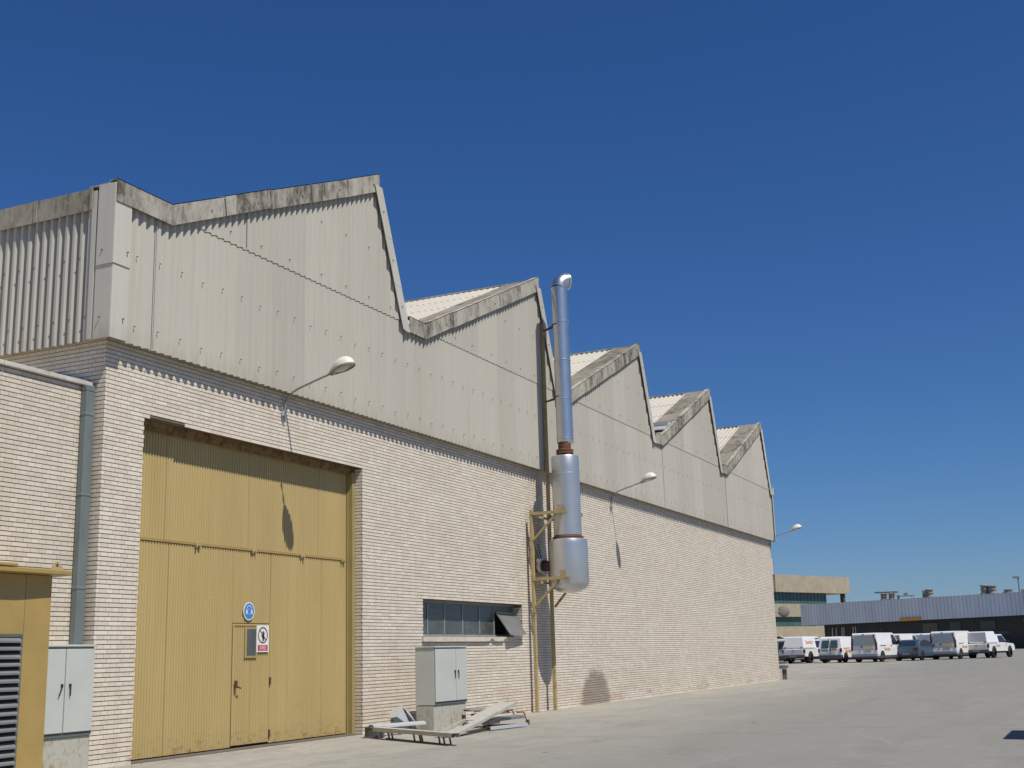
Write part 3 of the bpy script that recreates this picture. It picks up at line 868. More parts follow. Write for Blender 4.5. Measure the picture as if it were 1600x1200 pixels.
# ------------------------------------------------------------------ wall lamps
def wall_lamp(x, z, label):
    t = empty('wall_lamp', (x, 0, z), 0, label, 'wall lamp', 'swan-neck lamps along the long brick wall')
    pth = [(0,-.035,-.16), (0,-.035,.12), (0,-.05,.2), (0,-.10,.28), (0,-.19,.345), (0,-.32,.40), (0,-.55,.465), (0,-.78,.53), (0,-.98,.58)]
    mb = MB(); mb.tube(pth, .019, 10); mb.build('lamp_arm', M['steelgrey'], t)
    mb = MB(); mb.cbox((0,-.008,-.02), (.11,.014,.20)); mb.cbox((-.055,-.045,-.02), (.05,.06,.09)); mb.tube([(-.05,-.03,-.06), (-.05,-.03,-.2)], .008, 6)
    mb.build('wall_bracket', M['galv'], t, bevel=.004)
    # head: egg shaped shell, open below
    Mh = Matrix.Translation(V((0,-.93,.568))) @ Matrix.Rotation(R(-17), 4, 'X') @ Matrix.Rotation(R(180), 4, 'Z')
    # local: +y outwards after rotation
    shell = MB(); nu, nv = 14, 20; vs = []
    prof = lambda s: (math.sqrt(max(0, 1-((s-.6)/.4)**2)) if s > .6 else .2+.8*math.sin(math.pi/2*s/.6)**1.2)
    for i in range(nu+1):
        s = i/nu; r = .155*max(prof(s), .0); 
        if i == nu: r = 0.004
        for j in range(nv+1):
            a = math.pi*j/nv
            vs.append((r*math.cos(a), s*.53, r*1.15*math.sin(a)))
    fs = [(i*(nv+1)+j, i*(nv+1)+j+1, (i+1)*(nv+1)+j+1, (i+1)*(nv+1)+j) for i in range(nu) for j in range(nv)]
    shell.add(vs, fs, 0, True, Mh)
    shell.build('lamp_head', M['lampshell'], t)
    mb = MB(); rim = [(max(.004, .155*prof(i/nu))) for i in range(nu+1)]
    o1 = [(rim[i], i/nu*.53, 0) for i in range(nu+1)] + [(-rim[i], i/nu*.53, 0) for i in range(nu, -1, -1)]
    o2 = [(x*.94, .02+y*.96, -.028) for x, y, z_ in o1]
    k = len(o1); mb.add(o1+o2, [(i, (i+1) % k, k+(i+1) % k, k+i) for i in range(k)], 0, False, Mh)
    mb.add([(x*.93, .02+y*.96, -.012) for x, y, z_ in o1], [tuple(range(k))], 0, False, Mh)
    mb.build('lamp_rim', M['lampin'], t)
    mb = MB(); mb.lathe([(.001,-.05), (.05,-.045), (.085,-.02), (.09,-.01)], (0,0,0), 18, 0, Mh @ Matrix.Translation(V((0,.27,0))) @ Matrix.Diagonal((1,1.6,1,1)))
    mb.lathe([(.001,-.04), (.02,-.035), (.028,-.01)], (0,0,0), 12, 0, Mh @ Matrix.Translation(V((0,.1,0))))
    mb.build('lamp_glass', M['lampglass'], t)
    return t
l1 = wall_lamp(4.264, 5.52, 'large white swan-neck lamp over the ochre gate, the nearest of the three')
for x, z, lb in ((20.336, 5.50, 'swan-neck lamp on the wall just right of the steel exhaust stack'), (40.0, 5.66, 'smallest swan-neck lamp at the far end corner of the factory, seen against the sky')):
    c = copy_tree(l1); c.location = (x, 0, z); c['label'] = lb

# ------------------------------------------------------------------ exhaust stack
ex, ey = 14.80, -.9
st = empty('exhaust_stack', (ex, ey, 2.7), 0, 'tall galvanised exhaust stack with silencer tanks bracketed to the brick wall', 'exhaust stack')
def E(mb, nm, mats, bevel=0, par=None):
    o = mb.build(nm, mats, par or st, bevel=bevel)
    if par is None: o.matrix_parent_inverse = Matrix.Translation(-V(st.location))
    return o
c = (ex, ey, .03)
mb = MB(); mb.lathe([(.01,2.72), (.16,2.735), (.30,2.775), (.41,2.84), (.462,2.915), (.472,2.96), (.472,3.88), (.466,3.95), (.45,4.00), (.36,4.035), (.30,4.04)], c, 48)
E(mb, 'lower_tank', M['alu'])
mb = MB(); mb.lathe([(.30,4.035), (.375,4.04), (.385,4.055), (.375,4.075), (.347,4.085), (.344,4.11)], c, 40)
E(mb, 'rusty_seam', M['rust'])
mb = MB(); mb.lathe([(.341,4.10), (.341,5.60), (.345,5.605), (.345,5.62), (.341,5.625), (.341,6.03), (.325,6.06), (.20,6.075), (.1,6.08)], c, 40)
E(mb, 'upper_tank', M['alu'])
mb = MB(); mb.lathe([(.145,6.07), (.145,6.11), (.205,6.115), (.215,6.13), (.215,6.155), (.205,6.17), (.205,6.175), (.215,6.19), (.215,6.215), (.2,6.23), (.16,6.24), (.155,6.40), (.165,6.41), (.1,6.41)], c, 32)
for k in range(8):
    a = k*math.pi/4; mb.cbox((ex+.185*math.cos(a), ey+.185*math.sin(a), 6.172), (.03,.03,.14))
E(mb, 'flange_neck', M['rust'])
prof = [(.12,6.36), (.19,6.375), (.205,6.41)]
z = 6.42
ringz = [6.50, 7.50, 8.50, 9.50]
for rz_ in ringz:
    prof += [(.205, rz_-.012), (.216, rz_-.008), (.218, rz_), (.216, rz_+.008), (.205, rz_+.012)]
prof += [(.205, 10.40), (.215, 10.405), (.215, 10.42), (.205, 10.425)]
mb = MB(); mb.lathe(prof, (ex+.06, ey, .04), 40)
E(mb, 'flue_pipe', M['galv'])
mb = MB(); pts = []
Rb = .19
segs = 5
px, py, pz = ex+.06, ey, 10.465
dirv = V((.80,-.60,0)).normalized()
for i in range(segs+1):
    a = R(92)*i/segs
    pts.append(V((px,py,pz)) + dirv*(Rb*(1-math.cos(a))) + V((0,0,Rb*math.sin(a))))
mb.tube(pts, .207, 32, 0, False, caps=False); e = pts[-1]; tdir = (pts[-1]-pts[-2]).normalized()
mb.tube([e - tdir*.01, e+tdir*.05], .218, 32, 0, True, caps=False)
mb.tube([e+tdir*.0, e+tdir*.01], .2, 32, 1, False)
E(mb, 'elbow_cowl', [M['galv'], M['dark']])
# inlet pipe and flanged valve towards the wall
mb = MB(); mb.tube([(ex+.08, ey+.3, 3.44), (ex+.08, 0.0, 3.44)], .13, 16)
E(mb, 'inlet_pipe', simple('dark_rusty_pipe', (.075,.04,.035), .8, var=.3))
mb = MB(); Mi = Matrix.Rotation(R(90), 4, 'X')
mb.lathe([(.13,-.07), (.215,-.06), (.225,0), (.215,.05), (.13,.06)], (ex+.07, -.15, 3.46), 28, 0, Mi)
E(mb, 'fan_housing', simple('bare_steel', (.45,.45,.44), .3, .9))
mb = MB(); mb.tube([(ex-.25,-.2,3.95), (ex-.15,-.2,3.75), (ex-.02,-.17,3.66)], .012, 6); mb.tube([(14.37,-.14,4.3), (14.42,-.16,3.9), (ex-.1,-.17,3.6)], .01, 6); E(mb, 'cable', M['black'])
# bracket frame
PXA, PXB = 14.31, 15.20
PYS = {PXA: -.15, PXB: -.235}
for x, ztop in ((PXA, 4.78), (PXB, 9.68)):
    PY = PYS[x]; mb = MB(); mb.box(x-.045, x+.045, PY-.04, PY-.03, -.02, ztop); mb.box(x-.045, x-.035, PY-.03, PY+.03, -.02, ztop); mb.box(x+.035, x+.045, PY-.03, PY+.03, -.02, ztop)
    mb.box(x-.09, x+.09, PY-.09, PY+.08, -.02, .012)
    zz = .5
    E(mb, 'bracket_post', M['ochre_dirty'])
for z0 in (4.64, 3.06):
    for x in (PXA, PXB):
        PY = PYS[x]; x += .0 if x == PXA else .10; mb = MB(); ye = -1.12
        mb.box(x-.04, x+.04, ye, PY-.042, z0, z0+.01); mb.box(x-.04, x-.03, ye, PY-.042, z0+.01, z0+.075); mb.box(x-.03, x+.04, ye, PY-.042, z0+.065, z0+.075)
        mb.box(x-.055, x+.04, PY-.05, PY-.03, z0, z0+.075)
        E(mb, 'bracket_arm', M['ochre_dirty'])
        mb = MB(); mb.bar((x, PY-.045, z0-.60), (x, -.80, z0-.02), .05, .05); E(mb, 'bracket_brace', M['ochre_dirty'])
    mb = MB(); mb.bar((PXA, -.30, z0-.04), (PXB+.1, -.30, z0-.04), .05, .05); E(mb, 'cross_bar', M['ochre_dirty'])
for z0 in (4.72, 3.14):
    mb = MB(); mb.box(PXA-.03, PXA-.02, -.98, -.86, z0, z0+.13); mb.box(PXA-.02, PXA+.06, -.94, -.92, z0, z0+.10); E(mb, 'support_lug', M['ochre_dirty'])
for z0, b in ((9.48, 0), (7.61, 0)):
    mb = MB(); mb.bar((PXB, -.26, z0), (ex+.16, ey+.19, z0), .03, .03); mb.bar((PXB-.02, -.27, z0), (ex+.0, ey+.21, z0-.02), .02, .03); mb.tube([(ex+.06+.225*math.cos(a), ey+.225*math.sin(a), z0) for a in [R(20+25*i) for i in range(7)]], .012, 6)
    E(mb, 'stay_bar', M['rust'])

# ------------------------------------------------------------------ signs on the gate
def disc(mb, c, r, y, n=36, mi=0, sx=1.): 
    mb.add([(c[0]+r*math.cos(2*math.pi*i/n)*sx, y, c[1]+r*math.sin(2*math.pi*i/n)) for i in range(n)], [tuple(range(n))], mi)
def ring(mb, c, r0, r1, y, n=40, mi=0, a0=0, a1=360):
    vs = []; full = (a1-a0 == 360)
    k = n+1
    for i in range(k):
        a = R(a0+(a1-a0)*i/n); vs += [(c[0]+r0*math.cos(a), y, c[1]+r0*math.sin(a)), (c[0]+r1*math.cos(a), y, c[1]+r1*math.sin(a))]
    mb.add(vs, [(2*i, 2*i+1, 2*i+3, 2*i+2) for i in range(n)], mi)
ysg = YD-.03
sg = empty('ear_protection_sign', (3.75, ysg, 2.15), 0, 'round blue ear protection sign with white rim above the wicket door', 'safety sign')
inv = Matrix.Translation(-V(sg.location))
mb = MB(); n_ = 40
mb.tube([(3.75, ysg-.001, 2.148), (3.75, ysg-.006, 2.148)], .148, 48, 0, False)
o = mb.build('sign_plate', M['signwhite'], sg); o.matrix_parent_inverse = inv
mb = MB(); disc(mb, (3.75, 2.148), .128, ysg-.0085); o = mb.build('blue_field', M['bluesign'], sg); o.matrix_parent_inverse = inv
M['signlight'] = simple('sign_light_blue', (.42,.58,.78), .5, var=.03)
mb = MB(); ring(mb, (3.75, 2.165), .062, .080, ysg-.0105, 24, 0, 10, 170)
disc(mb, (3.75-.066, 2.135), .024, ysg-.0115, 20, 1, .85); disc(mb, (3.75+.066, 2.135), .024, ysg-.0115, 20, 1, .85)
mb.box(3.75-.085, 3.75-.05, ysg-.0125, ysg-.012, 2.10, 2.17, 1); mb.box(3.75+.05, 3.75+.085, ysg-.0125, ysg-.012, 2.10, 2.17, 1)
ring(mb, (3.75, 2.14), .040, .046, ysg-.0105, 24, 0)
o = mb.build('ear_defender_symbol', [M['signlight'], M['signwhite']], sg); o.matrix_parent_inverse = inv

def text_mesh(txt, size, name, mat, M4, parent, inv=None, bold=.0):
    cu = bpy.data.curves.new(name, 'FONT'); cu.body = txt; cu.size = size; cu.align_x = 'CENTER'; cu.align_y = 'CENTER'; cu.offset = bold
    to = bpy.data.objects.new(name+'_tmp', cu); COL.objects.link(to)
    me = bpy.data.meshes.new_from_object(to, depsgraph=bpy.context.evaluated_depsgraph_get())
    bpy.data.objects.remove(to)
    me.transform(M4); me.materials.clear(); me.materials.append(mat)
    o = bpy.data.objects.new(name, me); COL.objects.link(o); o.parent = parent
    if inv is not None: o.matrix_parent_inverse = inv
    return o
FRONT = Matrix.Rotation(R(90), 4, 'X')           # text facing -y
s2 = empty('no_entry_sign', (4.13, ysg, 1.7), 0, 'white prohibition sign with barred raised hand and red caption beside the wicket pane', 'safety sign')
inv = Matrix.Translation(-V(s2.location))
sx0, sx1, sz0, sz1 = 3.965, 4.30, 1.49, 1.925; cx = (sx0+sx1)/2
def S2(mb, nm, m): 
    o = mb.build(nm, m, s2); o.matrix_parent_inverse = inv
mb = MB(); mb.box(sx0, sx1, ysg-.006, ysg-.001, sz0, sz1); S2(mb, 'sign_plate', M['signwhite'])
mb = MB(); mb.box(sx0+.035, sx1-.03, ysg-.008, ysg-.007, sz0+.02, sz0+.115); S2(mb, 'caption_field', M['signred'])
text_mesh('PROHIBIDO', .030, 'caption', M['signwhite'], Matrix.Translation(V((cx, ysg-.0095, sz0+.095))) @ FRONT, s2, inv)
text_mesh('EL PASO', .042, 'caption', M['signwhite'], Matrix.Translation(V((cx, ysg-.0095, sz0+.067))) @ FRONT, s2, inv, .001)
text_mesh('A TODA PERSONA', .022, 'caption', M['signwhite'], Matrix.Translation(V((cx, ysg-.0095, sz0+.037))) @ FRONT, s2, inv)
# raised hand: palm and five fingers, with forearm
mb = MB(); hc = (cx+.012, 1.755); y = ysg-.0085
mb.add([(hc[0]-.03, y, hc[1]-.04), (hc[0]+.025, y, hc[1]-.045), (hc[0]+.032, y, hc[1]+.02), (hc[0]-.022, y, hc[1]+.02)], [(0,1,2,3)])
for dx, l in ((-.017,.045), (-.004,.055), (.010,.052), (.024,.040)):
    mb.add([(hc[0]+dx-.0055, y, hc[1]+.015), (hc[0]+dx+.0055, y, hc[1]+.015), (hc[0]+dx+.006, y, hc[1]+.02+l), (hc[0]+dx-.004, y, hc[1]+.022+l)], [(0,1,2,3)])
mb.add([(hc[0]-.03, y, hc[1]-.03), (hc[0]-.024, y, hc[1]-.005), (hc[0]-.052, y, hc[1]+.016), (hc[0]-.058, y, hc[1]+.006)], [(0,1,2,3)])
mb.add([(hc[0]-.02, y, hc[1]-.085), (hc[0]+.018, y, hc[1]-.085), (hc[0]+.02, y, hc[1]-.04), (hc[0]-.022, y, hc[1]-.04)], [(0,1,2,3)])
S2(mb, 'hand_symbol', M['black'])
mb = MB(); ring(mb, (cx, 1.765), .112, .132, ysg-.010, 44); mb.bar((cx-.085, ysg-.0105, 1.85), (cx+.085, ysg-.0105, 1.68), .001, .018, 0, (0,1,0))
S2(mb, 'prohibition_ring', M['signring'])

# ------------------------------------------------------------------ scrap metal round the free-standing cabinet
def scrap(name, mb, mats, label, cat, bevel=0):
    return tag(mb.build(name, mats, None, bevel=bevel), label, cat)
def cchan(mb, a, b, w, h, t=.006, roll=0, mi=0, flip=1):
    """U channel from a to b, open below (flip=1) or above (-1)"""
    a, b = V(a), V(b); d = (b-a).normalized(); up = V((0,0,1)); u = d.cross(up).normalized(); n = u.cross(d).normalized()
    if roll: q = Matrix.Rotation(roll, 3, d); u = q @ u; n = q @ n
    pr = [(-w/2,-h*flip), (-w/2,0), (w/2,0), (w/2,-h*flip), (w/2-t,-h*flip), (w/2-t,-t*flip), (-w/2+t,-t*flip), (-w/2+t,-h*flip)]
    vs = [p + u*x + n*z for p in (a, b) for x, z in pr]
    mb.add(vs, [(i, (i+1) % 8, 8+(i+1) % 8, 8+i) for i in range(8)] + [(0,1,6,7), (1,2,5,6), (2,3,4,5), (8,15,14,9), (9,14,13,10), (10,13,12,11)], mi)
# long rail on short legs, nearest to the viewer
mb = MB(); a = V((5.75,-.95,.19)); b = V((4.25,-3.25,.19)); d = (b-a).normalized()
cchan(mb, a, b, .16, .065)
mb.bar(a+V((.10,.0,-.18)) + d*.25, b+V((.0,.0,-.18)), .03, .016, 1)
for t in (.12, .42, .55, 1.35, 1.55, 1.62, 2.2, 2.35, 2.55):
    p = a + d*(t); mb.bar(p+V((0,0,-.045)), p+V((.05,0,-.18)), .022, .022, 1)
mb.bar(a+d*1.3+V((.02,0,-.045)), a+d*1.75+V((.02,0,-.045)), .05, .012, 1); mb.bar(a+d*2.15+V((.02,0,-.045)), a+d*2.65+V((.02,0,-.045)), .05, .012, 1)
scrap('scrap_rail', mb, [M['channelgrey'], simple('rail_leg_steel', (.13,.125,.115), .6)], 'long grey rail on short legs, frontmost of the scrap around the free-standing cabinet', 'metal rail')
# half round gutter with its dark open end
mb = MB(); A = V((6.0,-.68,.15)); Bq = V((7.50,-.88,.13)); d = (Bq-A).normalized(); u = d.cross(V((0,0,1))).normalized(); n = u.cross(d)
for rr in (.072, .066):
    vs = [p + u*rr*math.cos(R(180)*k/10) + n*rr*math.sin(R(180)*k/10)*.9 for p in (A, Bq) for k in range(11)]
    mb.add(vs, [(k, k+1, 12+k, 11+k) for k in range(10)], 0, True)
mb.bar(A+d*.75+V((0,-.06,.0)), A+d*.75+V((0,-.06,-.14)), .03, .02, 1); mb.bar(A+d*1.1+V((0,-.06,0)), A+d*1.1+V((0,-.06,-.12)), .03, .02, 1)
scrap('scrap_gutter', mb, [M['offwhite'], M['cab_dark']], 'white half-round gutter lying behind the grey rail, its end against the cabinet plinth', 'metal gutter')
# dark bent hoop at the left end
mb = MB(); hp = [V((5.95+.17*math.cos(R(a_)), -.78+.17*math.sin(R(a_)), .02)) for a_ in range(60, 331, 18)]
vs = []; 
for p in hp: vs += [tuple(p), (p.x, p.y, .17)]
mb.add(vs, [(2*i, 2*i+2, 2*i+3, 2*i+1) for i in range(len(hp)-1)])
mb.tube([(p.x, p.y, .17) for p in hp], .01, 6); mb.tube([(p.x, p.y, .02) for p in hp], .012, 6)
scrap('scrap_hoop', mb, simple('dark_zinc_band', (.10,.10,.095), .5, .4), 'dark curved metal band standing at the left tip of the scrap heap', 'metal band')
# white bent box leaning against the plinth
mb = MB()
def plate(pts, dy=(.04,.012,0), mi=0):
    k = len(pts); q = [V(p)+V(dy) for p in pts]
    mb.add([V(p) for p in pts]+q, [tuple(range(k)), tuple(range(2*k-1, k-1, -1))] + [(i, (i+1) % k, k+(i+1) % k, k+i) for i in range(k)], mi)
plate([(7.06,-.56,.29), (7.34,-.52,.475), (7.60,-.50,.37), (7.52,-.60,.13), (7.42,-.62,.10)])
plate([(7.60,-.50,.37), (7.36,-.52,.46), (7.40,-.55,.38), (7.56,-.56,.20), (7.62,-.60,.10), (8.02-.52,-.75,.06), (7.85-.32,-.70,.16)])
plate([(6.99,-.55,.26), (7.07,-.57,.29), (7.42,-.64,.10), (7.32,-.60,.02), (7.02,-.54,.06)], (.05,.02,0), 1)
plate([(7.36,-.545,.425), (7.47,-.545,.385), (7.49,-.56,.325), (7.40,-.56,.355)], (.005,.002,0), 2)
plate([(7.06,-.56,.29), (7.34,-.52,.475), (7.42,-.30,.44), (7.14,-.34,.26)], (0,.0,-.012))
scrap('bent_sheet_box', mb, [M['offwhite'], M['cab_dark'], M['dark']], 'white bent sheet-metal box tipped up against the left side of the cabinet plinth', 'sheet metal')
# leaning plank-like channel with a notch
mb = MB(); a = V((5.95,-2.15,.045)); b = V((8.9,-1.95,.46))
d = (b-a); 
q0 = a+d*.0; q1 = a+d*.30; q2 = a+d*.42
cchan(mb, q2, b, .36, .05); 
dn = d.normalized(); u = dn.cross(V((0,0,1))).normalized()
cchan(mb, q0+u*.10, q2+u*.10, .16, .05); mb.bar(q0-u*.155, q2-u*.155, .03, .05); mb.bar(q0-u*.10+dn*.05, q0-u*.02+dn*.05, .06, .006)
mb.quad(q0-u*.14+V((0,0,-.035)), q1-u*.14+V((0,0,-.035)), q1+V((0,0,-.035))+u*.02, q0+V((0,0,-.035))+u*.02)
scrap('leaning_channel', mb, [M['channelgrey']], 'wide grey-beige channel leaning up to the right across the scrap in front of the cabinet', 'metal channel')
# stack of channels behind
M['zinc'] = simple('blue_grey_channel', (.25,.27,.28), .45, .3, var=.15, dirt=(.16,.14,.12))
M['redbrown'] = simple('red_oxide_channel', (.20,.13,.11), .7, var=.2)
stack = [((8.5,-1.45,.27), (9.6,-1.55,.26), .20, .05, 'redbrown', 'upper red-brown channel lying on the scrap stack right of the cabinet'),
         ((7.7,-2.1,.07), (8.9,-2.3,.07), .12, .06, 'offwhite', 'short white channel at the foot of the scrap stack under the leaning channel'),
         ((8.5,-1.75,.17), (9.45,-1.95,.19), .24, .05, 'zinc', 'blue-grey channel in the middle of the scrap stack right of the cabinet'),
         ((8.5,-1.35,.12), (9.6,-1.30,.12), .26, .10, 'channelgrey', 'broad grey channel at the back of the scrap stack near the brick wall'),
         ((8.62,-1.25,.33), (9.5,-1.28,.32), .22, .04, 'zinc', 'short blue-grey piece on top of the scrap right beside the cabinet plinth'),
         ((8.25,-1.42,.12), (8.75,-1.3,.15), .16, .10, 'offwhite', 'stubby white box section beside the right foot of the cabinet plinth')]
for a, b, w_, h_, mt, lb in stack:
    mb = MB(); cchan(mb, a, b, w_, h_, roll=random.uniform(-.12,.12)); scrap('scrap_channel', mb, M[mt], lb, 'metal channel')
mb = MB(); mb.tube([(9.3,-1.95,.24), (9.5,-2.0,.24), (9.54,-2.02,.15), (9.48,-2.06,.09)], .012, 6); mb.tube([(9.4,-1.6,.27), (9.62,-1.7,.27), (9.64,-1.75,.12)], .012, 6); mb.cbox((9.5,-2.08,.05), (.07,.05,.09))
for t in (0, .25, .5): mb.bar((8.5+t, -1.4, .02), (8.8+t, -2.1, .02), .05, .03)
scrap('bent_strap', mb, M['rust'], 'rusty bent straps at the right end of the scrap stack', 'metal strap')
mb = MB(); mb.box(-.09,.09,-.06,.06,0,.05, 0, Matrix.Translation(V((6.6,-1.9,.01))) @ Matrix.Rotation(.5,4,'Z')); scrap('small_offcut', mb, M['offwhite'], 'small pale offcut on the ground between grey rail and cabinet plinth', 'offcut')

# ------------------------------------------------------------------ mirror and guard rail at the far corner
mr = empty('traffic_mirror', (40.1, -.05, 2.85), 0, 'round grey mirror on a short arm at the far end of the factory wall', 'mirror')
mb = MB(); Mi = Matrix.Translation(V((.12,-.28,.0))) @ Matrix.Rotation(R(-72), 4, 'Y') @ Matrix.Rotation(R(20), 4, 'X')
mb.lathe([(.005,.05), (.1,.047), (.18,.03), (.235,.0), (.245,-.02), (.235,-.03), (.005,-.03)], (0,0,0), 32, 0, Mi); mb.build('mirror_disc', simple('mirror_back_grey', (.13,.12,.115), .7), mr)
mb = MB(); mb.tube([(-.08,.05,0), (.0,-.02,0), (.12,-.25,-.0)], .022, 8); mb.build('mirror_arm', M['steelgrey'], mr)
gr = empty('guard_rail', (40.5, .1, 0), 0, 'short pale guard rail end on a rusty post at the far corner of the wall', 'guard rail')
mb = MB(); pr = [(-.02,-.16), (.02,-.13), (.02,-.07), (-.03,-.02), (-.03,.02), (.02,.07), (.02,.13), (-.02,.16)]
for (xa, za), (xb, zb) in zip(pr[:-1], pr[1:]): 
    mb.quad((-.45+0,-.32-xa*1.2,.60+za), (.35,-.32-xa*1.2,.60+za), (.35,-.32-xb*1.2,.60+zb), (-.45,-.32-xb*1.2,.60+zb))
mb2 = MB()
for (xa, za), (xb, zb) in zip(pr[:-1], pr[1:]):
    mb2.quad((xa+.0,-.40,.60+za), (xa+.0,1.5,.60+za), (xb+.0,1.5,.60+zb), (xb+.0,-.40,.60+zb))
mb2.build('rail_beam', simple('rail_zinc_pale', (.48,.48,.46), .5, .3, var=.1), gr)
mb = MB(); mb.box(.03,.15,-.28,-.10,-.05,.72); mb.build('rail_post', simple('rail_post_rusty', (.19,.13,.10), .8, var=.3), gr)

# ------------------------------------------------------------------ vehicles (x forward, y left, origin = rear centre on the ground)
def wheel(parent, x, y, r=.33, w=.22):
    s = 1 if y > 0 else -1
    mb = MB(); Mi = Matrix.Translation(V((x, y, r))) @ Matrix.Rotation(R(90), 4, 'X')
    mb.lathe([(r*.55,-w/2), (r*.9,-w/2), (r,-w*.36), (r,w*.36), (r*.9,w/2), (r*.55,w/2)], (0,0,0), 24, 0, Mi)
    mb.lathe([(.01,-w*.3), (r*.6,-w*.3)], (0,0,0), 24, 0, Mi)
    wh = mb.build('wheel', M['tyre'], parent)
    mb = MB(); q = -s
    mb.lathe([(.01,q*w*-.28), (r*.25,q*w*-.42), (r*.5,q*w*-.36), (r*.64,q*w*-.44), (r*.64,q*w*-.2)], (0,0,0), 16, 0, Mi)
    for o_ in (mb,): o_.build('rim', M['rim'], wh)
def loft(mb, sections, mi=0):
    """sections: list of (z, [x...], halfwidth)  polygons ring by ring from side profile"""
    pass
def cabin(mb, low, up, wl, wu, mi=0):
    """low/up: x ranges at the belt and at the roof; (xr, xf, z)"""
    (a, b, z0), (c, d, z1) = low, up
    vs = [(a,-wl,z0), (b,-wl,z0), (b,wl,z0), (a,wl,z0), (c,-wu,z1), (d,-wu,z1), (d,wu,z1), (c,wu,z1)]
    mb.add(vs, [(3,2,1,0), (4,5,6,7), (0,1,5,4), (1,2,6,5), (2,3,7,6), (3,0,4,7)], mi)
def side_tri(mb, pts, wfun, side, off=.004, mi=0):
    mb.add([(x, side*(wfun(z)+off), z) for x, z in pts], [tuple(range(len(pts)))], mi)
def prof_body(mb, pts, w, taper=None):
    """side outline pts (x,z) as a prism; halfwidth by z"""
    f = taper or (lambda z: w)
    n = len(pts)
    vs = [(x, -f(z), z) for x, z in pts] + [(x, f(z), z) for x, z in pts]
    mb.add(vs, [(i, (i+1) % n, n+(i+1) % n, n+i) for i in range(n)])
    # cap by z-split fan so the taper stays clean
    import mathutils
    tris = mathutils.geometry.tessellate_polygon([[V((x, z, 0)) for x, z in pts]])
    for t in tris:
        mb.add([(pts[i][0], -f(pts[i][1]), pts[i][1]) for i in t], [(0,1,2)])
        mb.add([(pts[i][0], f(pts[i][1]), pts[i][1]) for i in t], [(0,1,2)])

def clusters(parent, x, w, z0, z1, off=.0, size=.10):
    for s in (-1, 1):
        mb = MB(); mb.box(x-.012, x+.07, s*w-.09 if s > 0 else -w-.012, w+.012 if s > 0 else -w+.09, z0, z1)
        mb.build('taillight', M['taillight'], parent, bevel=.01)
RIGHT = Matrix.Rotation(R(90), 4, 'X')

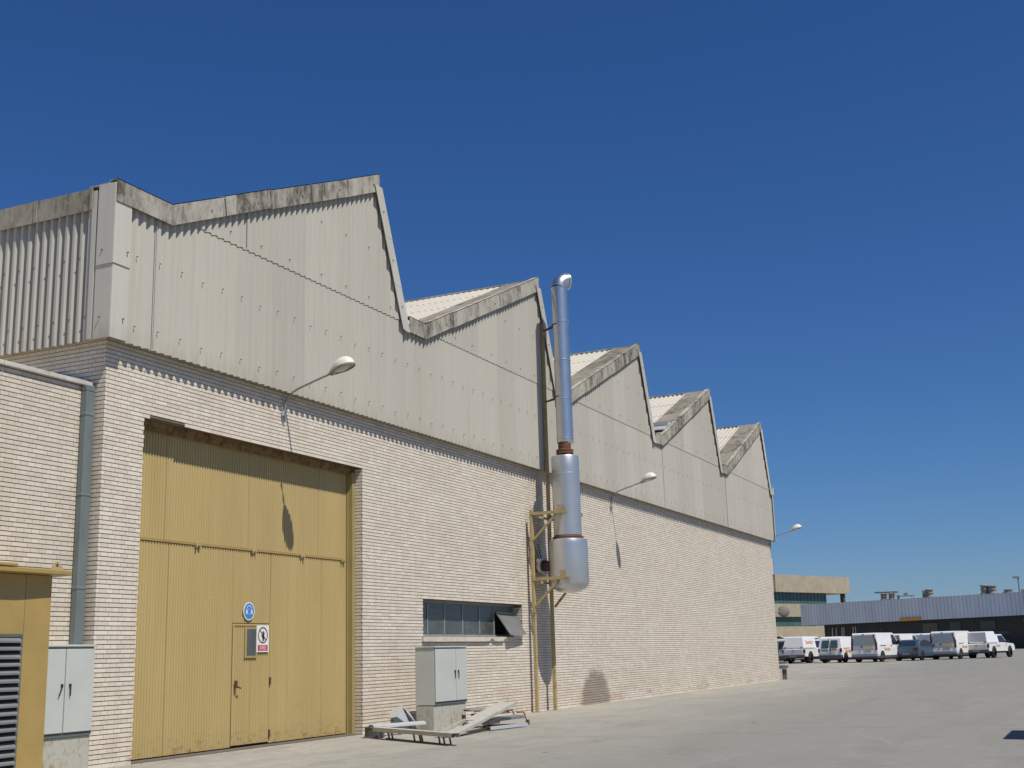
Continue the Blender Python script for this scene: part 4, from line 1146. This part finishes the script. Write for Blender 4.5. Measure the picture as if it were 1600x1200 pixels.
def make_van(big=True):
    t = empty('delivery_van' if big else 'compact_van')
    if big:
        L, W_, H, bz = 4.75, .93, 1.96, 1.08
        outline = [(.0,.42), (-.02,.55), (0,1.0), (.03,1.1), (.10,1.90), (.2,H), (3.05,H), (3.35,1.9), (3.95,1.22), (4.6,.98), (4.75,.75), (4.72,.35), (4.2,.30), (.3,.30)]
        wr = .34; wx = (.85, 3.85)
    else:
        L, W_, H, bz = 4.1, .85, 1.80, 1.0
        outline = [(.0,.40), (-.02,.55), (0,.95), (.04,1.1), (.17,1.70), (.30,H), (2.2,H-.02), (2.55,1.66), (3.10,1.08), (3.8,.92), (4.05,.7), (4.05,.32), (3.6,.28), (.3,.28)]
        wr = .31; wx = (.70, 3.3)
    f = lambda z: W_ if z < bz else W_ - (z-bz)/(H-bz)*(.11 if big else .14)
    mb = MB(); prof_body(mb, outline, W_, f); mb.build('body', M['vanwhite'], t, bevel=.05, seg=2, angle=25)
    # rear: glass, bumper, lights, plates, handle
    def rear(mb, pts, off=.012, mi=0):
        # pts (y,z) placed on the rear slope
        def xz(z):
            if z < 1.0: return -.02
            zt = 1.90 if big else 1.70; xt = .10 if big else .17
            return (z-1.0)/(zt-1.0)*xt
        mb.add([(xz(z)-off-.02, y, z) for y, z in pts], [tuple(range(len(pts)))], mi)
    if big:
        mb = MB(); rear(mb, [(-.72,1.15), (.72,1.15), (.70,1.80), (-.70,1.80)]); mb.build('rear_window', M['carglass_grey'], t)
        mb = MB(); rear(mb, [(-.80,1.02), (.80,1.02), (.78,1.13), (-.78,1.13)], .010); mb.build('rear_trim', simple('van_grey_band', (.42,.42,.44), .5), t)
        mb = MB(); rear(mb, [(-.62,.98), (-.12,.98), (-.12,1.11), (-.62,1.11)], .016); mb.build('rear_label', M['yellow'], t)
        mb = MB(); mb.box(-.06,-.03,.12,.2,.98,1.12); mb.build('rear_handle', M['black'], t)
        mb = MB(); mb.cbox((.08,.05,1.87), (.06,.12,.05)); mb.build('brake_lamp', M['black'], t)
        for s in (-1, 1):
            mb = MB(); y0, y1 = (s*.80, s*.945) if s > 0 else (-.945, -.80)
            mb.add([(-.045,y0,.80), (-.045,y1,.80), (.02,y1*.985,1.30), (.06,y1*.93,1.84), (.05,y1*.93-s*.10,1.84), (0,y0,1.30)], [(0,1,2,5), (5,2,3,4)])
            mb.add([(-.045,y1,.80), (.11,y1+s*.004,.80), (.14,y1*.985+s*.004,1.30), (.14,y1*.93+s*.004,1.84), (.06,y1*.93,1.84), (.02,y1*.985,1.30)], [(0,1,2,5), (5,2,3,4)])
            mb.build('taillight', simple('taillight_dark', (.05,.012,.02), .3) if s == 1 and False else M['taillight'], t)
        mb = MB(); mb.box(-.03,-.022,-.5,-.1,.70,.80); mb.build('number_plate', M['plate'], t)
        mb = MB(); mb.box(-.08,.25,-.93,.93,.30,.60); mb.build('bumper', simple('van_bumper_grey', (.30,.31,.34), .5), t, bevel=.04)
        mb = MB(); mb.box(-.09,.2,-.94,.94,.28,.42); mb.build('bumper_foot', M['bumper'], t, bevel=.03)
        for s in (-1, 1):
            mb = MB(); side_tri(mb, [(2.75,1.14), (3.82,1.14), (3.78,1.30), (3.32,1.82), (2.80,1.82)], f, s); mb.build('side_window', M['carglass'], t)
            mb = MB(); side_tri(mb, [(.55,1.08), (1.55,1.08), (1.55,1.12), (.55,1.12)], f, s, .012); mb.build('door_track', M['black'], t)
            mb = MB(); side_tri(mb, [(.2,.28), (4.5,.28), (4.5,.44), (.2,.44)], f, s, .008); mb.build('sill_band', M['bumper'], t)
            mb = MB(); mb.cbox((3.62, s*1.05, 1.28), (.12,.2,.28)); mb.build('side_mirror', M['black'], t, bevel=.03)
            mb = MB(); side_tri(mb, [(2.5,1.02), (2.62,1.02), (2.62,1.12), (2.5,1.12)], f, s, .012); mb.build('door_pull', M['black'], t)
        text_mesh('Servicio', .34, 'lettering', M['orangepale'], Matrix.Translation(V((1.75, -(W_+.014), .86))) @ RIGHT, t, None, .006)
    else:
        for s, tp in ((-1, .0), (1, .0)):
            ys = sorted((s*.07, s*.60)); 
            mb = MB(); rear(mb, [(ys[0],1.02), (ys[1],1.02), (ys[1]*(.95 if s > 0 else 1),1.55), (ys[0]*(.95 if s < 0 else 1),1.55)]); mb.build('rear_window', M['carglass_green'], t)
        mb = MB(); mb.box(-.05,-.03,-.015,.015,.45,1.7); mb.build('door_seam', M['bumper'], t)
        mb = MB(); mb.box(-.055,-.03,.12,.60,.78,.88); mb.build('number_plate', M['plate_dark'], t)
        mb = MB(); mb.box(-.055,-.03,-.50,-.2,.86,1.02); mb.build('rear_label', M['yellow'], t)
        mb = MB(); mb.box(-.07,-.03,-.06,.0,.78,.95); mb.build('rear_handle', M['black'], t)
        for s in (-1, 1):
            mb = MB(); y0, y1 = sorted((s*.74, s*.865)); mb.box(-.04,.10,y0,y1,.72,1.0); mb.build('taillight', M['taillight'], t, bevel=.02)
            mb = MB(); side_tri(mb, [(2.0,1.04), (3.0,1.04), (2.50,1.58), (2.05,1.6)], f, s); mb.build('side_window', M['carglass'], t)
            mb = MB(); side_tri(mb, [(.4,.98), (1.4,.98), (1.4,1.01), (.4,1.01)], f, s, .012); mb.build('door_track', M['black'], t)
            mb = MB(); mb.cbox((2.85, s*.95, 1.12), (.12,.16,.18)); mb.build('side_mirror', M['black'], t, bevel=.03)
        mb = MB(); mb.box(-.09,.22,-.86,.86,.28,.55); mb.build('bumper', M['bumper'], t, bevel=.04)
        text_mesh('Servicio', .36, 'lettering', M['orange'], Matrix.Translation(V((1.25, -(W_+.014), .80))) @ RIGHT, t, None, .006)
    # wheel arches and wheels
    for x in wx:
        for s in (-1, 1):
            mb = MB(); n = 20; r = wr+.09
            mb.add([(x+r*math.cos(math.pi*i/n), s*(W_+.006), wr+r*math.sin(math.pi*i/n)) for i in range(n+1)] + [(x-r, s*(W_+.006), .27), (x+r, s*(W_+.006), .27)], [tuple(range(n+3))]); mb.build('wheel_arch', M['black'], t)
            wheel(t, x, s*(W_-.09), wr)
    mb = MB(); mb.box(.3,L-.4,-W_*.8,W_*.8,.18,.3); mb.build('underbody', M['black'], t)
    return t

def make_pickup(white_hatch=True):
    t = empty('pickup_truck'); W_ = .88
    mb = MB()
    prof_body(mb, [(0,.52), (-.02,.7), (0,1.02), (3.55,1.04), (4.75,.98), (4.98,.8), (4.98,.5), (4.4,.45), (.3,.48)], W_)
    mb.build('body', M['vanwhite'], t, bevel=.05, seg=2, angle=25)
    mb = MB(); cabin(mb, (1.85,3.75,1.0), (2.0,3.1,1.66), W_-.02, .70); mb.build('cab', M['vanwhite'], t, bevel=.05)
    mb = MB(); cabin(mb, (.02,1.86,1.06), (.30,1.75,1.88), W_-.03, .68); mb.build('canopy', M['vanwhite'], t, bevel=.05)
    fc = lambda z: (W_-.02)-(z-1.0)/.66*(W_-.72)
    for s in (-1, 1):
        mb = MB(); side_tri(mb, [(2.08,1.08), (3.55,1.08), (3.02,1.58), (2.15,1.58)], fc, s, .012); mb.build('side_window', M['carglass'], t)
        mb = MB(); mb.cbox((3.35, s*.98, 1.14), (.1,.18,.18)); mb.build('side_mirror', M['black'], t, bevel=.03)
        mb = MB(); y0, y1 = sorted((s*.76, s*.895)); mb.box(-.03,.09,y0,y1,.72,1.0); mb.build('taillight', M['taillight'], t, bevel=.02)
        mb = MB(); side_tri(mb, [(.02,1.03), (1.86,1.03), (1.86,1.06), (.02,1.06)], lambda z: W_, s, .004); mb.build('canopy_seam', M['bumper'], t)
    mb = MB(); mb.add([(x_, y_, z_) for x_, y_, z_ in ((.045,-.72,1.16), (.045,.72,1.16), (.255,.60,1.80), (.255,-.60,1.80))], [(0,1,2,3)])
    mb.build('canopy_window', M['hatch_white'] if white_hatch else M['carglass_grey'], t)
    for s in (-1, 1):
        mb = MB(); mb.cbox((.03, s*.62, 1.13), (.06,.12,.05)); mb.build('hatch_latch', M['black'], t)
    if white_hatch:
        mb = MB(); mb.add([(.195,-.40,1.60), (.195,.32,1.60), (.235,.30,1.73), (.235,-.38,1.73)], [(0,1,2,3)]); mb.build('hatch_label', M['yellow'], t)
        f2 = lambda z: 0
        text_mesh('Servicio', .36, 'lettering', M['orange'], Matrix.Translation(V((1.02, -.80, 1.50))) @ Matrix.Rotation(R(90-11), 4, 'X'), t, None, .006)
    else:
        text_mesh('Servicio', .26, 'lettering', M['orangepale'], Matrix.Translation(V((1.75, -(W_+.012), .86))) @ RIGHT, t, None, .006)
    mb = MB(); mb.box(-.045,-.02,-.72,.72,.60,.98); mb.build('tailgate', M['hatch_white'], t, bevel=.01)
    mb = MB(); mb.cbox((-.05,0,.90), (.02,.16,.05)); mb.build('tailgate_handle', M['black'], t)
    mb = MB(); mb.box(-.16,.05,-.86,.86,.40,.60); mb.build('bumper', M['bumper'], t, bevel=.03)
    mb = MB(); mb.box(-.165,-.16,-.26,.26,.46,.55); mb.build('number_plate', M['plate_dark'], t)
    for x in (.95, 4.0):
        for s in (-1, 1):
            mb = MB(); n = 20; r = .45
            mb.add([(x+r*math.cos(math.pi*i/n), s*(W_+.006), .40+r*math.sin(math.pi*i/n)) for i in range(n+1)], [tuple(range(n+1))]); mb.build('wheel_arch', M['black'], t)
            wheel(t, x, s*(W_-.08), .37, .25)
    mb = MB(); mb.box(.2,4.5,-W_*.7,W_*.7,.34,.5); mb.build('underbody', M['black'], t)
    return t

def make_car():
    t = empty('parked_car'); W_ = .88
    f = lambda z: W_ if z < .92 else W_-(z-.92)/.52*.22
    mb = MB(); prof_body(mb, [(.05,.30), (-.02,.45), (0,.80), (.10,.98), (.62,1.32), (1.15,1.44), (2.1,1.45), (2.6,1.36), (3.3,.97), (4.1,.80), (4.28,.6), (4.25,.28)], W_, f)
    mb.build('body', M['carblue'], t, bevel=.06, seg=2, angle=20)
    mb = MB(); mb.add([(.13,-.66,1.02), (.13,.66,1.02), (.61,.54,1.345), (.61,-.54,1.345)], [(0,1,2,3)]); mb.build('rear_window', M['carglass'], t)
    for s in (-1, 1):
        mb = MB(); side_tri(mb, [(.65,.99), (3.05,.99), (2.55,1.32), (2.1,1.39), (1.15,1.38), (.85,1.28)], f, s, .012); mb.build('side_window', M['carglass'], t)
        mb = MB(); y0, y1 = sorted((s*.56, s*.885)); mb.box(-.035,.16,y0,y1,.70,.90); mb.build('taillight', M['taillight'], t, bevel=.03)
        mb = MB(); mb.cbox((2.95, s*.97, 1.02), (.12,.16,.13)); mb.build('side_mirror', M['carblue'], t, bevel=.03)
    mb = MB(); mb.box(-.06,.15,-.87,.87,.28,.52); mb.build('bumper', M['carblue_dark'], t, bevel=.04)
    mb = MB(); mb.box(-.064,-.06,-.26,.26,.42,.52); mb.build('number_plate', M['plate_dark'], t)
    for x in (.80, 3.4):
        for s in (-1, 1):
            mb = MB(); n = 20; r = .38
            mb.add([(x+r*math.cos(math.pi*i/n), s*(W_+.006), .32+r*math.sin(math.pi*i/n)) for i in range(n+1)], [tuple(range(n+1))]); mb.build('wheel_arch', M['black'], t)
            wheel(t, x, s*(W_-.08), .31, .2)
    mb = MB(); mb.box(.2,4.0,-W_*.75,W_*.75,.16,.3); mb.build('underbody', M['black'], t)
    return t

M['orangepale'] = simple('faded_orange_lettering', (.62,.36,.18), .5)
M['carglass_green'] = simple('green_tinted_glass', (.05,.10,.10), .15)
M['plate_dark'] = simple('dirty_number_plate', (.25,.25,.25), .5)
M['hatch_white'] = simple('dusty_white_hatch', (.66,.655,.63), .45, var=.04)
M['carblue_dark'] = simple('dark_blue_bumper', (.03,.04,.08), .5)
TH = -R(13)
grp = 'white service vehicles parked across the yard'
def put(t, x, y, label, cat, rz=TH, g=grp):
    t.location = (x, y, gz(x)); t.rotation_euler = (0, 0, rz); tag(t, label, cat, g); return t
pk = put(make_pickup(True), 76.9, 7.4, 'white pickup with yellow label on its rear hatch, leftmost in the front row', 'pickup')
cv = put(make_van(False), 75.5, 4.55, 'white compact van with two rear windows parked beside the leftmost pickup', 'van')
bv = put(make_van(True), 74.6, 2.05, 'white delivery van parked between the compact van and the blue car', 'van')
cr = put(make_car(), 77.8, -.25, 'dark blue hatchback, the only coloured car among the white vans', 'car', g=None)
b5 = put(copy_tree(bv), 80.4, -2.5, 'white delivery van parked between the blue car and the rightmost pickup', 'van')
p6 = put(make_pickup(False), 82.5, -4.55, 'white pickup with dark canopy window at the right end of the vehicle row', 'pickup', rz=TH-R(4))
put(copy_tree(bv), 88.5, 2.35, 'white van in the back row showing above the blue car, left one', 'van')
put(copy_tree(bv), 92.5, .35, 'white van in the back row just left of the right-hand delivery van, mostly hidden', 'van')
put(copy_tree(bv), 84.5, 9.3, 'white van in the back row with orange lettering behind the compact van', 'van')
ov = put(copy_tree(cv), 80.5, 9.35, 'white compact van with its tailgate open, half hidden by the end of the factory wall', 'van')
mb = MB(); Mt = Matrix.Translation(V((.15,0,1.74))) @ Matrix.Rotation(R(14), 4, 'Y')
mb.box(-1.05,0,-.70,.70,0,.05, 0, Mt); mb.box(-.95,-.35,-.55,.55,-.012,-.001, 1, Mt)
mb.build('open_tailgate', [M['vanwhite'], M['carglass']], ov)

# ------------------------------------------------------------------ warehouse with blue-grey sheet canopy
A = V((170.9, 26.45, 0)); Bp = V((146.2, -5.35, 0)); dw = (Bp-A).normalized(); nw = V((dw.y, -dw.x, 0))   # outward normal towards the yard
if nw.x > 0: nw = -nw
Lw = (Bp-A).length + 45
wh = empty('warehouse', tuple(A), 0, 'long low warehouse with blue-grey ribbed sheet band and dark glazing behind the vehicles', 'building')
inv = Matrix.Translation(-A)
def W(mb, nm, mats, par=wh):
    o = mb.build(nm, mats, par)
    if par is wh: o.matrix_parent_inverse = inv
    return o
def wp(u, q, z): return A + dw*u + nw*q + V((0,0,z))
def ztop(u): return 7.49 + (7.05-7.49)*u/40.3
def zbot(u): return 4.43 + (4.35-4.43)*u/40.3
mb = MB(); u = 0; pit = .62
while u < Lw:
    for a, b, q0, q1 in ((0, .34, 0, 0), (.34, .40, 0, -.12), (.40, .56, -.12, -.12), (.56, .62, -.12, 0)):
        mb.quad(wp(u+a,q0,zbot(u+a)), wp(u+b,q1,zbot(u+b)), wp(u+b,q1,ztop(u+b)), wp(u+a,q0,ztop(u+a)))
    u += pit
W(mb, 'sheet_band', M['bgsheet'])
mb = MB()
mb.add([wp(0,-.13,4.43), wp(0,-30,4.43), wp(0,-30,7.49), wp(0,-.13,7.49)], [(0,1,2,3)])
mb.add([wp(-.05,.03,7.48), wp(Lw,.03,ztop(Lw)), wp(Lw,-30,ztop(Lw)), wp(-.05,-30,7.48)], [(0,1,2,3)])
mb.add([wp(0,-.13,4.5), wp(Lw,-.13,zbot(Lw)+.07), wp(Lw,-30,4.4), wp(0,-30,4.5)], [(0,1,2,3)])
W(mb, 'canopy_roof', simple('canopy_steel', (.10,.11,.13), .6))
mb = MB(); u0 = 2.0; q = -2.5
mb.add([wp(u0,q,2.6), wp(Lw,q,2.6), wp(Lw,q,4.6), wp(u0,q,4.6)], [(0,1,2,3)]); W(mb, 'dark_glazing', M['bgdark'])
mb = MB(); mb.add([wp(u0,q+.1,2.25), wp(Lw,q+.1,2.3), wp(Lw,q+.1,2.65), wp(u0,q+.1,2.55), wp(u0,q-1,2.25), wp(Lw,q-1,2.3), wp(Lw,q-1,2.65), wp(u0,q-1,2.55)], [(0,1,2,3), (4,5,6,7), (0,1,5,4), (3,2,6,7), (0,3,7,4)]); W(mb, 'sill_band', M['bggreen'])
mb = MB(); mb.add([wp(u0,q,0), wp(Lw,q,0), wp(Lw,q,2.3), wp(u0,q,2.3)], [(0,1,2,3)]); mb.add([wp(35.5,q+.2,0), wp(Lw,q+.2,0), wp(Lw,q+.2,3.55), wp(35.5,q+.2,3.55)], [(0,1,2,3)])
mb.add([wp(0,-30,0), wp(Lw,-30,0), wp(Lw,-30,7), wp(0,-30,7)], [(0,1,2,3)]); mb.add([wp(u0,q,0), wp(u0,-30,0), wp(u0,-30,7), wp(u0,q,4.6)], [(0,1,2,3)])
W(mb, 'lower_wall', M['bgwall'])
for u, dq in ((3.6,.02), (4.4,.02), (5.6,.02), (6.0,.02), (7.9,.02), (8.4,.02)):
    mb = MB(); p0, p1 = wp(u, q+.05, 2.75), wp(u+.22, q+.05, 3.95)
    mb.add([wp(u,q+.05,2.75+.1*random.random()), wp(u+.2,q+.05,2.75), wp(u+.28,q+.05,4.0), wp(u+.1,q+.05,4.0)], [(0,1,2,3)]); W(mb, 'pale_window_strip', M['whitepaint'])
for u, w_ in ((13.5,.5), (21.3,2.6), (26.,1.8), (31.0,2.4), (37.5,1.5)):
    mb = MB(); z0_ = 3.3 if w_ < 1 else 2.85; z1_ = 3.55 if w_ < 1 else 3.95
    mb.add([wp(u,q+.06,z0_), wp(u+w_,q+.06,z0_), wp(u+w_,q+.06,z1_), wp(u,q+.06,z1_)], [(0,1,2,3)]); W(mb, 'window_pane', simple('dim_pane', (.07,.075,.07) if w_ < 2.5 else (.13,.11,.07), .4))
mb = MB(); mb.add([wp(19.9,.15,4.35), wp(23.6,.15,4.35), wp(23.6,.15,4.75), wp(19.9,.15,4.75), wp(19.9,.05,4.35), wp(23.6,.05,4.35), wp(23.6,.05,4.75), wp(19.9,.05,4.75)], [(0,1,2,3), (7,6,5,4), (0,4,5,1), (3,2,6,7), (0,3,7,4), (1,5,6,2)])
tag(W(mb, 'band_sign', M['orangesign'], wh), 'orange strip sign under the sheet band')
# roof vents: squat cylinders with rims
def vent(u, qq, r, h, par=wh):
    mb = MB(); c = wp(u, qq, ztop(u)-.02); 
    mb.lathe([(r*1.35,0), (r*1.35,.12), (r*.95,.16), (r*.9,h*.45), (r*1.05,h*.46), (r*1.05,h*.55), (r*.9,h*.57), (r*.9,h*.8), (r*1.15,h*.82), (r*1.15,h*.9), (r*.6,h*.97), (.01,h)], c, 20)
    W(mb, 'roof_vent', M['ventbrown'])
vent(15.6,-1.6,.45,1.0); vent(17.1,-1.6,.45,1.0); vent(24.3,-1.2,.48,1.2); vent(33.6,-1.,.48,1.25); vent(34.5,-1.3,.5,1.15); vent(37.0,-1.2,.5,.5)
mb = MB(); mb.bar(wp(13.9,-1.6,8.45), wp(18.3,-1.6,8.3), .12, .2); mb.bar(wp(23.4,-1.2,7.3), wp(23.4,-1.2,8.2), .5, .5); mb.bar(wp(18.4,-1.2,7.7), wp(22.4,-.4,7.62), .1, .1); mb.bar(wp(18.7,-1.2,7.3), wp(18.7,-1.2,7.9), .4, .3)
W(mb, 'roof_ducting', M['steelgrey'])
fl = MB(); p = wp(22.0,0,0); fl.bar(wp(22.3,-.4,7.3), wp(22.3,1.0,7.75), .08, .08); fl.cbox(tuple(wp(22.4,1.1,7.8)), (.5,.5,.32))
tag(fl.build('floodlight', M['steelgrey']), 'small floodlight on a bracket above the sheet band of the warehouse', 'floodlight')
fl = MB(); fl.tube([(-1.1+A.x*0+206.4,-2.2,0), (205.3,-2.2,11.5)], .13, 8); fl.cbox((205.0,-1.9,11.55), (.5,1.0,.28)); fl.cbox((206.2,-2.9,8.6), (.6,1.0,2.0))
tag(fl.build('street_lamp', M['steelgrey']), 'tall dark lamp post rising behind the warehouse at the right edge', 'street lamp')
fl = MB(); fl.bar(wp(38.6,-3,6.8), wp(38.6,-3,9.0), .5, .5)
tag(fl.build('white_mast', M['whitepaint']), 'white upright box at the right edge above the warehouse roof', 'mast')

# ------------------------------------------------------------------ office block behind
O1 = V((178.6, 32.0, 0)); O2 = V((198.9, 24.2, 0)); do = (O2-O1).normalized(); no = V((do.y, -do.x, 0))
if no.x > 0: no = -no
ob = empty('office_building', tuple(O1), 0, 'sand-coloured concrete office block with green glass bands beyond the far end of the factory', 'building')
inv2 = Matrix.Translation(-O1)
def op(u, q, z): return O1 + do*u + no*q + V((0,0,z))
def obox(mb, u0, u1, q0, q1, z0, z1, mi=0):
    vs = [op(u, q, z) for u in (u0, u1) for q in (q0, q1) for z in (z0, z1)]
    mb.add(vs, [(0,1,3,2), (4,6,7,5), (0,4,5,1), (2,3,7,6), (0,2,6,4), (1,5,7,3)], mi)
def OB(mb, nm, m, par=None):
    o = mb.build(nm, m, par or ob)
    if par is None: o.matrix_parent_inverse = inv2
    return o
mb = MB(); obox(mb, 0, 21.8, -12, .4, 9.9, 12.6); OB(mb, 'parapet_slab', M['bgconc'])
mb = MB(); obox(mb, -14, 0, -12, .1, 9.95, 12.5); OB(mb, 'side_parapet', M['bgconc'])
mb = MB(); obox(mb, -14, 15.6, -11.5, -.4, 8.1, 9.9); 
for k in range(24): obox(mb, -8+k*1.0, -7.95+k*1.0, -.4, -.36, 8.1, 9.9, 1)
OB(mb, 'glass_band', [M['bgglass'], simple('green_bar', (.03,.09,.08), .5)])
mb = MB(); obox(mb, -14, 13.5, -12, .1, 6.1, 8.1); OB(mb, 'spandrel', M['bgconc'])
mb = MB(); obox(mb, -14, 12, -11.5, -.4, 4.6, 6.1); OB(mb, 'glass_band', M['bgglass'])
mb = MB(); obox(mb, -14, 13.6, -12, .1, 0, 4.6); OB(mb, 'base_wall', M['bgconc'])
mb = MB(); obox(mb, 20.2, 20.8, -.6, 0, 0, 9.9); OB(mb, 'column', M['bgwall'])
mb = MB(); obox(mb, -8, 3.2, -9, -2, 12.6, 15.3); OB(mb, 'roof_house', M['bgplain'])

# ------------------------------------------------------------------ unseen sheet and rail, added outside the picture to cast the yard shadow
def shadow_src(p, h): return V((p[0], p[1], 0)) + sd*(h/sd.z)
hh = 2.7
ct = empty('yard_shadow_caster', (7.6, -13., 0), 0, 'unseen flat sheet on posts added outside the right edge, shaped to cast the shadow on the yard', 'canopy')
GP = [(5.842, -10.933),(7.704, -10.955),(7.472, -11.987),(5.462, -11.994),(8.006, -10.727),(8.121, -11.985)]
q = [shadow_src(p_, hh) - V((7.6,-13.,0)) for p_ in GP[:4]]
mb = MB(); mb.add([tuple(v) for v in q] + [tuple(v+V((0,0,.03))) for v in q], [(0,1,2,3), (7,6,5,4), (0,4,5,1), (1,5,6,2), (2,6,7,3), (3,7,4,0)]); mb.build('caster_sheet', M['steelgrey'], ct)
for v in (q[2], q[3]):
    mb = MB(); mb.tube([(v.x, v.y, 0), (v.x, v.y, hh)], .04, 8); mb.build('caster_post', M['steelgrey'], ct)
a = shadow_src(GP[4], hh)-V((7.6,-13.,0)); b = shadow_src(GP[5], hh)-V((7.6,-13.,0))
mb = MB(); mb.tube([a, b], .018, 6); mb.tube([(b.x, b.y, 0), b], .03, 8); mb.build('caster_rail', M['steelgrey'], ct)

# ------------------------------------------------------------------ grit and crumbs swept against the wall and round the scrap
mb = MB(); rg = random.Random(3)
for i in range(420):
    if i < 260: x = rg.uniform(-1, 34); y = -.03 - abs(rg.gauss(0, .16))
    else: x = rg.gauss(7.4, 1.6); y = -1.6 + rg.gauss(0, .8)
    if y > -.02 and x > 0: continue
    r = rg.uniform(.006, .02); a = rg.uniform(0, 6)
    vs = [(x+r*math.cos(a+k*1.57)*rg.uniform(.7,1.2), y+r*math.sin(a+k*1.57)*rg.uniform(.7,1.2), .001) for k in range(4)] + [(x, y, r*rg.uniform(.5,.9))]
    mb.add(vs, [(0,1,4), (1,2,4), (2,3,4), (3,0,4)])
tag(mb.build('grit', simple('grit_grey', (.27,.24,.2), .95, var=.4, scale=9)), 'scattered grit and crumbs along the foot of the brick wall', 'grit', kind='stuff')
